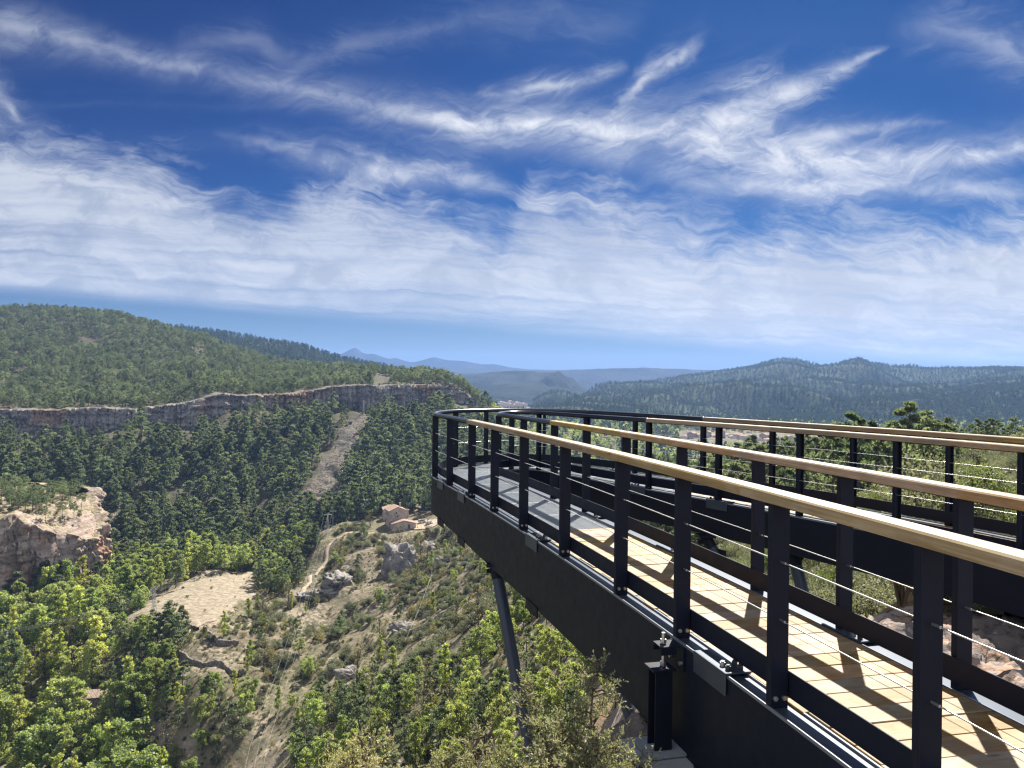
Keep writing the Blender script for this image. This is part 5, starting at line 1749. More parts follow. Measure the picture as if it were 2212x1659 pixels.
house('small shed with single pitch tiled roof right behind the farmhouse', S_(874) * 413, 413, RX(14), 5.0, 6.0, 3.0, .9, 'plaster', 'farm buildings on the knoll', gz(S_(874) * 413, 413) + 1.2, [('f', 0, 1.6, .7, .7)], None, None, True, 'shed', 'shed')
# tiled barn among the trees, bottom left
house('long barn with ribbed tile roof half hidden by trees at the valley bottom', S_(238) * 226, 226, RX(102), 5.6, 13.0, 3.0, 1.2, 'stonewall', 'isolated farm sheds', gz(S_(238) * 226, 226) - .9, [('r', 2, 1.4, .8, .8)], None, None, False, 'barn', 'barn', M['tiles_pale'])
house('small grey flat shed by the stubble patch at the bottom of the slope', S_(498) * 172, 172, RX(20), 4.4, 3.6, 2.0, .5, 'stonewall', 'isolated farm sheds', gz(S_(498) * 172, 172) + .8, [('f', 0, 1.2, .6, .5)], None, None, True, 'shed', 'shed', M['concrete'])
house('lone house with red tiled roof among trees on the valley floor', S_(1147) * 1180, 1180, RX(10), 16, 12, 6.0, 2.6, 'plaster_light', 'houses on the valley floor', None, [('f', -4, 4, 1.4, 1.6), ('f', 0, 4, 1.4, 1.6), ('f', 4, 4, 1.4, 1.6), ('f', 2, 1.4, 1.2, 1.4)], None, ('f', -2))
# the town: each house its own, copies of three kinds
def w_rows(w, nf, n, dz=2.9):
    return [('f', -w / 2 + (i + .5) * w / n, 1.6 + dz * k, 1.3, 1.4) for k in range(nf) for i in range(n)]
protoH = [house('-', -4000, 300, 0, 13, 11, 6.2, 2.0, 'plaster_light', 'town houses across the valley', 0.0, w_rows(13, 2, 4)),
          house('-', -4000, 340, 0, 11, 13, 8.6, 2.2, 'plaster', 'town houses across the valley', 0.0, w_rows(11, 3, 3)),
          house('-', -4000, 380, 0, 19, 12, 9.0, 1.6, 'plaster_white', 'town houses across the valley', 0.0, w_rows(19, 3, 6))]
TOWN = [(1478, 962, 1180, 0), (1496, 960, 1185, 1), (1512, 957, 1190, 0), (1530, 958, 1200, 1), (1546, 956, 1210, 0), (1560, 962, 1190, 1), (1572, 956, 1205, 2), (1584, 962, 1180, 0), (1598, 957, 1195, 1), (1612, 962, 1175, 0), (1626, 960, 1180, 1), (1640, 966, 1160, 0),
        (1652, 962, 1165, 1), (1666, 968, 1120, 2), (1690, 972, 1110, 0), (1708, 972, 1100, 1), (1726, 976, 1080, 0), (1742, 978, 1075, 1), (1758, 974, 1085, 0), (1774, 980, 1060, 1), (1790, 976, 1065, 0), (1806, 982, 1045, 1), (1820, 978, 1050, 0), (1836, 984, 1030, 2), (1858, 984, 1025, 0), (1876, 980, 1030, 1), (1890, 986, 1015, 0), (1908, 972, 1050, 1), (1926, 974, 1045, 0), (1944, 970, 1055, 1), (1960, 974, 1040, 0), (1980, 970, 1050, 1)]
_near = {0: ('low cream', 'small pale'), 1: ('tall ochre', 'narrow pinkish'), 2: ('large white block', 'long white')}
_r = random.Random(4)
first = {0: True, 1: True, 2: True}
_cols = ['left end of the distant town', 'left part of the distant town', 'middle of the distant town', 'right part of the distant town', 'right end of the distant town']
_lm = [(1478, 'first from the left rail post'), (2000, '')]
for i, (u, v, Z, k) in enumerate(TOWN):
    x = S_(u) * Z
    o = protoH[k] if first[k] else copy_tree(protoH[k])
    first[k] = False
    o.location = (x, Z, gz(x, Z) - .3)
    o.rotation_euler = (0, 0, _r.uniform(-.7, .7))
    sc = _r.uniform(.8, 1.15)
    o.scale = (sc, sc * _r.uniform(.9, 1.2), sc * _r.uniform(.85, 1.15))
    nb = ['the pale roofs left of', 'the pine tree beside', 'the white block in', 'the open field beside'][i % 4]
    o['label'] = f"{_near[k][i % 2]} house, number {i + 1} from the left in the distant town"
    o['category'] = 'house'
VIL = [(1074, 866, 2450), (1081, 864, 2480), (1087, 868, 2440), (1093, 865, 2470), (1099, 869, 2430), (1104, 866, 2460), (1110, 870, 2430), (1115, 868, 2450), (1121, 871, 2420), (1127, 870, 2440), (1133, 873, 2410)]
for i, (u, v, Z) in enumerate(VIL):
    o = protoH[i % 2].copy()
    COL.objects.link(o)
    for ch in protoH[i % 2].children:
        if ch.name.split('.')[0] in ('wall', 'roof'):
            c = ch.copy()
            COL.objects.link(c)
            c.parent = o
    x = S_(u) * Z
    o.location = (x, Z, gz(x, Z) + 6.0 + (i % 3) * 3.0)
    o.rotation_euler = (0, 0, _r.uniform(-.6, .6))
    o.scale = (1.3, 1.3, 1.25)
    o['group'] = 'village houses at the foot of the far hill'
    o['label'] = f"tiny pale village house, number {i + 1} from the left under the far valley hill"
    o['category'] = 'house'
# cars beside the farmhouse
def car(label, x, y, rz, paint, van=False):
    z = gz(x, y) + .55
    root = empty('parked_car', (x, y, z), rz)
    tag(root, label, 'car', 'cars parked by the farmhouse')
    H = 1.75 if van else 1.45
    prof = [(-2.15, .35), (2.1, .35), (2.15, .75), (1.25, .92), (.55, H), (-1.5 if not van else -1.95, H), (-2.1, .95)]
    w = .86
    V = [(p[0], -w * (1 if p[1] < 1 else .82), p[1]) for p in prof] + [(p[0], w * (1 if p[1] < 1 else .82), p[1]) for p in prof]
    n = len(prof)
    mb = MB()
    mb.add(V, [tuple(range(n)), tuple(reversed(range(n, 2 * n)))] + [((k + 1) % n, k, k + n, (k + 1) % n + n) for k in range(n)])
    b = mb.build('body', paint, root)
    bevel(b, .08, 2)
    for sx in (-1, 1):
        k = MB()
        yy = sx * w * .86
        k.box((-.45 if van else -.35, yy * 1.06, 1.16 if not van else 1.28), (1.9, .12, .36))
        k.build('side_window', M['pane'], root)
    k = MB()
    k.box((.93, 0, 1.17 if not van else 1.3), (.10, 1.3, .45), (.77, 0, .62), (0, 1, 0), (-.62, 0, .77))
    k.build('windscreen', M['pane'], root)
    for sx in (-1, 1):
        for ax in (-1.3, 1.32):
            k = MB()
            k.tube([(ax, sx * .70, .32), (ax, sx * .92, .32)], .32, 14)
            wh = k.build('wheel', M['tyre'], root)
            k = MB()
            k.tube([(ax, sx * .90, .32), (ax, sx * .935, .32)], .19, 10)
            k.build('rim', M['lattice'], wh)
        k = MB()
        k.box((2.13, sx * .6, .68), (.06, .34, .14))
        k.build('headlight', M['lamp_clear'], root)
        k = MB()
        k.box((-2.12, sx * .66, .8), (.06, .2, .24))
        k.build('tail_light', M['lamp_red'], root)
car('white hatchback parked on the dirt yard right of the farmhouse', S_(931) * 393, 393, RX(20), M['car_white'])
car('grey green van with pale roof parked behind the white hatchback', S_(915) * 397, 397, RX(24), M['car_green'], True)
# ------------------------------------------------------------------ pylons, poles and wires
def lattice_pylon(label, x, y, H, rz, arms, name='lattice_pylon', w0=1.3):
    z = gz(x, y)
    root = empty(name, (x, y, z), rz)
    tag(root, label, 'pylon', 'lattice pylons of the power line')
    def wd(t): return w0 * (1 - t) + .34 * t
    n = max(6, int(H / 1.1))
    mb = MB()
    for sx in (-1, 1):
        for sy in (-1, 1):
            mb.bar((sx * w0 / 2, sy * w0 / 2, -.8), (sx * .17, sy * .17, H), .11)
    for k in range(n):
        a, b = k / n, (k + 1) / n
        wa, wb = wd(a) / 2, wd(b) / 2
        s = 1 if k % 2 else -1
        for q in (-1, 1):
            mb.bar((s * wa, q * wa, a * H), (-s * wb, q * wb, b * H), .08)
            mb.bar((q * wa, s * wa, a * H), (q * wb, -s * wb, b * H), .08)
    mb.build('lattice_mast', M['lattice'], root)
    for zz, L in arms:
        mb = MB()
        mb.bar((-L, 0, zz), (L, 0, zz), .14)
        mb.bar((-L, 0, zz), (0, 0, zz + .5), .08)
        mb.bar((L, 0, zz), (0, 0, zz + .5), .08)
        ca = mb.build('cross_arm', M['lattice'], root)
        for q in (-L * .92, 0, L * .92):
            k = MB()
            k.tube([(q, 0, zz), (q, 0, zz - .42)], .09, 8)
            k.build('insulator', M['ins'], ca)
    return np.array((x, y, z)), root
def pole(label, x, y, H, rz, L=1.6, r=.17):
    z = gz(x, y)
    root = empty('power_pole', (x, y, z), rz)
    tag(root, label, 'power pole', 'power poles')
    mb = MB()
    mb.tube([(0, 0, -.8), (0, 0, H)], [r, r * .65], 10)
    mb.build('shaft', M['concrete'], root)
    mb = MB()
    mb.bar((-L, 0, H - .9), (L, 0, H - .9), .16)
    ca = mb.build('cross_arm', M['lattice'], root)
    for q in (-L * .9, 0, L * .9):
        k = MB()
        k.tube([(q, 0, H - .9), (q, 0, H - .45)], .08, 8)
        k.build('insulator', M['ins'], ca)
    return np.array((x, y, z)), root
def wires(label, pts, offs, sag, n=3, name='power_line', r=.014):
    """pts: list of attachment points (np) ; offs: horizontal spread of the conductors"""
    mb = MB()
    for o in offs:
        P = []
        for a, b in zip(pts[:-1], pts[1:]):
            d = b - a
            s = np.array((d[1], -d[0], 0)) / np.hypot(d[0], d[1])
            for t in np.linspace(0, 1, 14, endpoint=False):
                q = a + d * t + s * o
                P.append((q[0], q[1], q[2] - sag * 4 * t * (1 - t)))
        q = pts[-1] + s * o
        P.append(tuple(q))
        mb = MB()
        mb.tube(P, r, 5)
        ob = mb.build(name, M['wire'])
        tag(ob, label, 'power line', 'wires of the power lines')
p1, _ = lattice_pylon('slim lattice pylon standing at the far edge of the stubble field', S_(527) * 348, 348, 11.0, RX(60), [(10.4, 1.5)])
p2, _ = lattice_pylon('slim lattice pylon at the left edge of the stubble field beside pines', S_(337) * 262, 262, 10.5, RX(60), [(9.9, 1.5)])
p3, _ = lattice_pylon('lattice pylon halfway up the stony cleared strip', S_(752) * 565, 565, 13.0, RX(40), [(12.2, 1.6)])
p5, _ = lattice_pylon('lattice pylon at the head of the stony strip near the cliff', S_(786) * 640, 640, 12.0, RX(30), [(11.2, 1.6)])
p4, _ = lattice_pylon('lattice pole with cross arm beside the concrete pole above the dirt path', S_(711) * 388, 388, 9.6, RX(10), [(9.2, 2.0)], 'lattice_pylon', .9)
p6, _ = lattice_pylon('lattice pole with white cross arms beside the grey slab rocks', S_(680) * 302, 302, 9.0, RX(10), [(8.6, 2.0)], 'lattice_pylon', .9)
q1, _ = pole('concrete pole with single cross arm above the dirt path', S_(722) * 391, 391, 11.0, RX(8))
q2, _ = pole('thin leaning telephone pole in the scrub below the tall grey crag', S_(937) * 265, 265, 7.5, RX(30), .5, .11)
q3, _ = pole('thin telephone pole in the scrub right of the tall grey crag', S_(938) * 335, 335, 7.0, RX(30), .5, .11)
up = lambda p, h: p + np.array((0, 0, h))
wires('bundle wire of the line crossing the gorge between lattice pylons', [np.array((S_(-160) * 190, 190, -66.0)), up(p2, 9.9), up(p1, 10.4), up(p3, 12.2), up(p5, 11.2), np.array((S_(822) * 700, 700, -14.0))], (-1.4, 0, 1.4), 3.0)
wires('wire of the line running down the slope towards the viewer', [up(p4, 9.2), up(p6, 8.6), np.array((S_(566) * 165, 165, -79.0)), np.array((S_(500) * 120, 120, -75.0))], (-1.8, 0, 1.8), 2.0)
wires('thin telephone wire between the leaning pole and the pole by the crag', [up(q3, 6.6), up(q2, 7.0), np.array((S_(880) * 215, 215, -73.0))], (0,), 1.0)
# ------------------------------------------------------------------ rocks, terrace walls and paths
def crag_col(N):
    p = pos(N)
    n1 = N.noise(p, .25, 6.0, .65, .4)
    n2 = N.noise(p, 1.6, 5.0, .65)
    c = N.mix(N.sstep(n1, .38, .62), (0.13, 0.12, 0.11), (0.28, 0.26, 0.235))
    return N.mix(N.m('MULTIPLY', N.sstep(n2, .52, .68), .8), c, (0.08, 0.075, 0.065))
M['crag'] = principled('grey_limestone', crag_col, 0.92, 0.0, rock_bump(.9), .8, .4, .15)
M['face'] = principled('dark_rock_face', lambda N: N.mix(N.sstep(N.noise(pos(N), .3, 6.0, .65), .4, .62), (0.10, 0.07, 0.055), (0.21, 0.16, 0.13)), .95, 0.0, rock_bump(.6), .8, .6, .1)
def boulder(label, u, Z, a, b, c, seed, sink=.35, name='boulder', cat='rock', group='rocks on the knoll', mat='crag', dz=0.0):
    x = S_(u) * Z
    z = gz(x, Z)
    o = lumps(name, [(0, 0, 0, a, b, c)], M[mat], seed, 5, .55)
    o.location = (x, Z, z + c * (1 - 2 * sink) * .6 + dz)
    return tag(o, label, cat, group)
boulder('tall grey crag standing out of the scrub below the farmhouse', 872, 316, 6.4, 5.2, 7.6, 3, .34, 'crag', 'crag')
boulder('broad grey slab rock on the slope right of the dirt path', 735, 300, 7.5, 5.5, 4.4, 5)
boulder('low flat grey boulder beside the lattice pole', 668, 297, 5.0, 3.4, 1.9, 8)
boulder('long low grey boulder right of the lattice pole with white arms', 706, 296, 4.6, 2.8, 1.5, 9)
boulder('grey rock hump under scrub right of the tall crag', 925, 345, 4.6, 3.6, 3.2, 12)
boulder('small grey rock among shrubs above the slab rocks', 748, 322, 2.6, 2.2, 1.6, 14)
boulder('dark grey boulder on the lower slope above the oak wood', 760, 205, 2.8, 2.4, 2.2, 16)
boulder('pointed grey rock ridge beside the terraces below the crag', 872, 232, 4.2, 2.6, 2.6, 18)
boulder('pale boulder in the scrub left of the steel strut', 960, 300, 2.6, 2.2, 1.8, 21)
boulder('dark rock face at the foot of the stony cleared strip', 692, 452, 15.0, 6.0, 7.5, 24, .42, 'crag', 'crag', 'rocks on the knoll', 'face')
def terrace(label, pts, h, seed, name='stone_wall'):
    P = [(S_(u) * Z, Z) for u, v, Z in pts]
    P = spline(P, 46)
    d, n = frames(P)
    rr = np.random.default_rng(seed)
    V, Fc = [], []
    zb = ground_z(P[:, 0], P[:, 1])
    rows = []
    for j, (o, zz) in enumerate(((.55, -1.2), (.40, .25), (.36, .55), (.30, .8), (-.25, .85), (-.5, -1.2))):
        q = P + n * (-(o) + .10 * rr.normal(size=(46, 1)))
        rows.append(np.column_stack([q, zb + (zz * h if zz > 0 else zz) + .12 * rr.normal(size=46)]))
    V = np.stack(rows, 0).reshape(-1, 3)
    o = mesh_np(name, V, grid_faces(6, 46), M['stonewall'], False)
    return tag(o, label, 'stone wall', 'dry stone terrace walls')
terrace('upper curved dry stone terrace wall below the stubble field', [(452, 1362, 252), (448, 1385, 246), (458, 1402, 240), (480, 1414, 236), (500, 1420, 236), (520, 1426, 236)], 1.5, 1)
terrace('lower curved dry stone terrace wall with bushes growing on top', [(392, 1430, 232), (430, 1452, 224), (455, 1466, 222), (480, 1470, 222), (500, 1490, 216), (520, 1500, 214)], 1.5, 2)
terrace('short dry stone wall next to the dark cypress at the field corner', [(405, 1350, 252), (418, 1360, 249), (432, 1372, 246)], 1.4, 3)
terrace('dry stone terrace wall on the slope below the leaning telephone pole', [(830, 1450, 222), (870, 1442, 224), (920, 1440, 226), (970, 1436, 230)], 1.6, 4)
terrace('second dry stone wall nearer the oak wood under the walkway', [(850, 1510, 196), (900, 1500, 198), (950, 1506, 198)], 1.5, 5)
M['path'] = flatc('trodden_earth', (0.27, 0.21, 0.15), (0.37, 0.295, 0.215), .8, .95)
for nm, w in (('dirt_path', .9), ('field_path', .6)):
    P = spline(PW[nm], 80)
    d, n = frames(P)
    wob = .35 * fbm(np.arange(80) / 6.0, 0, 0, 3, 77)[:, None]
    rows = []
    for o in (-1.0, -.4, .4, 1.0):
        q = P + n * (o * w + wob)
        rows.append(np.column_stack([q, height(q[:, 0], q[:, 1]) + (.55 if abs(o) < .9 else .15)]))
    V = np.stack(rows, 0).reshape(-1, 3)
    tag(mesh_np(nm, V, grid_faces(4, 80), M['path'], True), kind='structure')
# farm yard
yd = MB()
ang = np.linspace(0, 6.283, 40)[:-1]
yc = np.array((S_(918) * 394, 394.0))
ring = [(yc[0] + 11 * math.cos(a) * (1 + .2 * math.sin(3 * a)), yc[1] + 9 * math.sin(a)) for a in ang]
zr = height(np.array([p[0] for p in ring]), np.array([p[1] for p in ring])) + .35
zc_ = gz(*yc) + .45
yd.add([(yc[0], yc[1], zc_)] + [(p[0], p[1], z) for p, z in zip(ring, zr)], [(0, i + 1, (i + 1) % len(ring) + 1) for i in range(len(ring))])
tag(yd.build('farm_yard', M['path']), kind='structure')
# ------------------------------------------------------------------ plants as things (the largest seen) and the rest as wood and scrub
def bvh_of(obs):
    V, T, off = [], [], 0
    for o in obs:
        me = o.data
        n = len(me.vertices)
        co = np.empty(n * 3, np.float32)
        me.vertices.foreach_get('co', co)
        mw = np.array(o.matrix_world)
        V.append(co.reshape(-1, 3) @ mw[:3, :3].T + mw[:3, 3])
        T += [[i + off for i in p.vertices] for p in me.polygons]
        off += n
    return BVHTree.FromPolygons(np.concatenate(V).tolist(), T)
def rebuild_height_grid():
    return None
_blk = [o for o in COL.objects if o.type == 'MESH' and o.name.split('.')[0] in ('side_beam', 'plank_deck', 'timber_handrail', 'post', 'steel_grating', 'rock_ledge')]
bpy.context.view_layer.update()
BV = bvh_of(_blk + [OUTC])
def seen(x, y, z):
    d = Vector((x, y, z))
    L = d.length
    hit = BV.ray_cast(Vector((0, 0, 0)), d / L, L - 1.0)
    if hit[0] is not None: return False
    q = np.linspace(.25, .985, 22)
    t = height(x * q, y * q, False)
    return not np.any(t > z * q + .5)
LM = [(835, 850, 'clifftop clearing'), (745, 980, 'stony cleared strip'), (700, 1095, 'dark rock face'), (430, 890, 'pale cliff buttress'), (100, 915, 'reddish cliff block'), (640, 870, 'grey cliff band'),
      (870, 1105, 'farmhouse'), (930, 1128, 'parked cars'), (720, 1125, 'twin power poles'), (527, 1205, 'far field pylon'), (338, 1285, 'near field pylon'), (680, 1250, 'pale dirt path'),
      (880, 1210, 'tall grey crag'), (700, 1255, 'grey slab rocks'), (430, 1290, 'dry stubble field'), (460, 1420, 'curved terrace walls'), (240, 1522, 'tiled barn roof'), (120, 1210, 'red rock outcrop'), (268, 1425, 'dark ravine'),
      (1090, 1350, 'steel strut'), (1000, 1090, 'walkway tip'), (1250, 1560, 'foreground juniper'), (600, 1560, 'power line lane'), (2100, 960, 'far arm railing'), (1780, 1010, 'far arm railing'), (1480, 1000, 'walkway railings'), (1750, 960, 'distant town'),
      (200, 1060, 'cliff foot'), (430, 1060, 'cliff slope'), (560, 1140, 'dark valley bottom'), (140, 780, 'hilltop'), (420, 800, 'bare hillside gap')]
LOOK = {'pine_tree': 'green pine', 'umbrella_pine': 'round topped olive green pine', 'far_pine': 'dark pine', 'broadleaf_tree': 'leafy bright green tree', 'poplar_tree': 'yellow green poplar', 'green_poplar': 'upright light green poplar',
        'evergreen_shrub': 'dark round evergreen shrub', 'dry_shrub': 'dry greyish shrub', 'green_shrub': 'bright green bush', 'far_broadleaf': 'pale green tree', 'bare_tree': 'half bare greyish tree', 'near_shrub': 'dark fine leaved shrub', 'near_green_shrub': 'fresh green bush'}
FAM = {'bare_tree': 'broadleaf', 'pine_tree': 'pine', 'umbrella_pine': 'pine', 'far_pine': 'pine', 'broadleaf_tree': 'broadleaf', 'poplar_tree': 'broadleaf', 'green_poplar': 'broadleaf', 'far_broadleaf': 'broadleaf', 'evergreen_shrub': 'shrub', 'dry_shrub': 'shrub', 'green_shrub': 'shrub', 'near_shrub': 'shrub', 'near_green_shrub': 'shrub'}
CAT = {'pine': 'pine tree', 'broadleaf': 'tree', 'shrub': 'shrub'}
NAME = {'green_poplar': 'poplar_tree', 'far_pine': 'pine_tree', 'umbrella_pine': 'pine_tree', 'far_broadleaf': 'broadleaf_tree', 'dry_shrub': 'shrub', 'green_shrub': 'shrub', 'evergreen_shrub': 'shrub', 'near_shrub': 'shrub', 'near_green_shrub': 'shrub'}
GRP = {'pine': 'pine trees on the slopes', 'broadleaf': 'broadleaf trees in the valley', 'shrub': 'shrubs on the hillsides'}
Hs = {'pine': 10.0, 'broadleaf': 9.6, 'shrub': 3.0}
def region(u, v, Z, kind):
    best = min(LM, key=lambda m: (m[0] - u) ** 2 + 1.4 * (m[1] - v) ** 2)
    dx, dy = u - best[0], v - best[1]
    r = math.hypot(dx, dy)
    a = abs(dx) > abs(dy)
    if r < 22: w = 'right at'
    elif a: w = ('just ' if r < 60 else 'well ' if r > 120 else '') + ('left of' if dx < 0 else 'right of')
    else: w = ('just ' if r < 60 else 'well ' if r > 120 else '') + ('above' if dy < 0 else 'below')
    return w + ' the ' + best[2]
def place_plants():
    r = np.random.default_rng(5)
    fam = np.array([FAM[p[0]] for p in PL])
    A = np.array([p[1:5] for p in PL])
    Hh = np.array([Hs[f] for f in fam]) * A[:, 3]
    u, v = uv_of(A[:, 0], A[:, 1], A[:, 2] + Hh * .7)
    px = Hh * F / A[:, 1]
    inside = (u > 6) & (u < 2206) & (v > 10) & (v < 1645)
    LIM = {'pine': 300, 'broadleaf': 290, 'shrub': 290}
    chosen = np.zeros(len(PL), bool)
    for f, lim in LIM.items():
        idx = np.where((fam == f) & inside)[0]
        idx = idx[np.argsort(-px[idx])]
        k = 0
        for i in idx:
            if k >= lim: break
            if seen(A[i, 0], A[i, 1], A[i, 2] + Hh[i] * .75):
                chosen[i] = True
                k += 1
    used = {}
    for i in np.where(chosen)[0]:
        kind, x, y, z, sc, rot, sq = PL[i]
        var = int(r.integers(0, len(PR[kind])))
        nm = NAME.get(kind, kind)
        f = fam[i]
        big = px[i] > (105 if f != 'shrub' else 42)
        if big:
            o = bpy.data.objects.new(nm, None)
            tr, cr = parts_of(kind, var)
            for pn, me in (('trunk' if f != 'shrub' else 'stem', tr), ('crown' if f != 'shrub' else 'foliage', cr)):
                c = bpy.data.objects.new(pn, me)
                COL.objects.link(c)
                c.parent = o
        else:
            o = bpy.data.objects.new(nm, PR[kind][var]['whole'])
        COL.objects.link(o)
        o.location = (x, y, z - .1)
        o.rotation_euler = (0, 0, rot)
        o.scale = (sc * sq, sc * sq, sc)
        size = 'tall' if sc > 1.18 * np.mean([1]) and f != 'shrub' else ('small' if sc < .72 else '')
        if f == 'shrub': size = 'large' if sc > .95 else ('small' if sc < .55 else '')
        if sq > 1.08: size = (size + ' broad').strip()
        elif sq < .92: size = (size + ' narrow').strip()
        lab = (size + ' ' + LOOK[kind] + ' ' + region(u[i], v[i], y, kind)).strip()
        tag(o, lab, CAT[f], GRP[f])
        used.setdefault(lab, []).append((float(u[i]), o))
    # look-alikes in the same spot are told apart by their order from the left
    ORD = ['leftmost', 'second from left', 'third from left', 'fourth from left', 'fifth from left', 'sixth from left', 'seventh from left', 'eighth from left', 'ninth from left', 'tenth from left', 'eleventh from left', 'twelfth from left']
    NUM = ['', '', 'two', 'three', 'four', 'five', 'six', 'seven', 'eight', 'nine', 'ten', 'eleven', 'twelve']
    for lab, lst in used.items():
        n = len(lst)
        if 1 < n <= 12:
            for k, (_, o) in enumerate(sorted(lst, key=lambda q: q[0])):
                base = lab if len(lab.split()) <= 11 else ' '.join(w for w in lab.split() if w not in ('just', 'well', 'broad', 'narrow'))
                o['label'] = base + ', ' + ('rightmost' if k == n - 1 else ORD[k]) + ' of ' + NUM[n]
    # the remainder
    for f, nm, lab in (('pine', 'pine_forest', 'pine forest covering the cliff slope, the hill and the far ridges'), ('broadleaf', 'woodland', 'broadleaf woodland along the valley bottom and far plain'), ('shrub', 'scrub', 'low evergreen and dry scrub scattered over the slopes')):
        idx = np.where((fam == f) & ~chosen)[0]
        kinds = sorted(set(PL[i][0] for i in idx))
        me = bpy.data.meshes.new(nm)
        me.vertices.add(len(idx))
        me.vertices.foreach_set('co', (A[idx, :3] - np.array((0, 0, .1))).astype(np.float32).ravel())
        protos, off = [], {}
        for k in kinds:
            off[k] = len(protos)
            for p in PR[k]:
                po = bpy.data.objects.new(nm + '_source', p['whole'])
                protos.append(po)
        pid = np.array([off[PL[i][0]] + int(r.integers(0, len(PR[PL[i][0]]))) for i in idx], np.int32)
        for an, ty, val in (('pid', 'INT', pid), ('sc', 'FLOAT', A[idx, 3].astype(np.float32)), ('sq', 'FLOAT', np.array([PL[i][6] for i in idx], np.float32)), ('rot', 'FLOAT', np.array([PL[i][5] for i in idx], np.float32))):
            a = me.attributes.new(an, ty, 'POINT')
            a.data.foreach_set('value', val)
        o = bpy.data.objects.new(nm, me)
        COL.objects.link(o)
        tag(o, lab, None, None, 'stuff')
        ng = bpy.data.node_groups.new(nm, 'GeometryNodeTree')
        ng.interface.new_socket('Geometry', in_out='INPUT', socket_type='NodeSocketGeometry')
        ng.interface.new_socket('Geometry', in_out='OUTPUT', socket_type='NodeSocketGeometry')
        nd, lk = ng.nodes, ng.links
        gi, go = nd.new('NodeGroupInput'), nd.new('NodeGroupOutput')
        def named(n, ty):
            q = nd.new('GeometryNodeInputNamedAttribute')
            q.data_type = ty
            q.inputs['Name'].default_value = n
            return q.outputs['Attribute']
        pidn, scn, rtn, sqn = named('pid', 'INT'), named('sc', 'FLOAT'), named('rot', 'FLOAT'), named('sq', 'FLOAT')
        cx = nd.new('ShaderNodeCombineXYZ')
        lk.new(rtn, cx.inputs[2])
        sx = nd.new('ShaderNodeMath')
        sx.operation = 'MULTIPLY'
        lk.new(scn, sx.inputs[0])
        lk.new(sqn, sx.inputs[1])
        cs = nd.new('ShaderNodeCombineXYZ')
        lk.new(sx.outputs[0], cs.inputs[0])
        lk.new(sx.outputs[0], cs.inputs[1])
        lk.new(scn, cs.inputs[2])
        join = nd.new('GeometryNodeJoinGeometry')
        for k, po in enumerate(protos):
            oi = nd.new('GeometryNodeObjectInfo')
            oi.inputs['Object'].default_value = po
            oi.inputs['As Instance'].default_value = True
            cmp_ = nd.new('FunctionNodeCompare')
            cmp_.data_type = 'INT'
            cmp_.operation = 'EQUAL'
            lk.new(pidn, cmp_.inputs[2])
            cmp_.inputs[3].default_value = k
            ip = nd.new('GeometryNodeInstanceOnPoints')
            lk.new(gi.outputs[0], ip.inputs['Points'])
            lk.new(cmp_.outputs[0], ip.inputs['Selection'])
            lk.new(oi.outputs['Geometry'], ip.inputs['Instance'])
            lk.new(cx.outputs[0], ip.inputs['Rotation'])
            lk.new(cs.outputs[0], ip.inputs['Scale'])
            lk.new(ip.outputs[0], join.inputs[0])
        lk.new(join.outputs[0], go.inputs[0])
        md = o.modifiers.new('plants', 'NODES')
        md.node_group = ng
        print(nm, len(idx), 'instances;', int((chosen & (fam == f)).sum()), 'things')
place_plants()
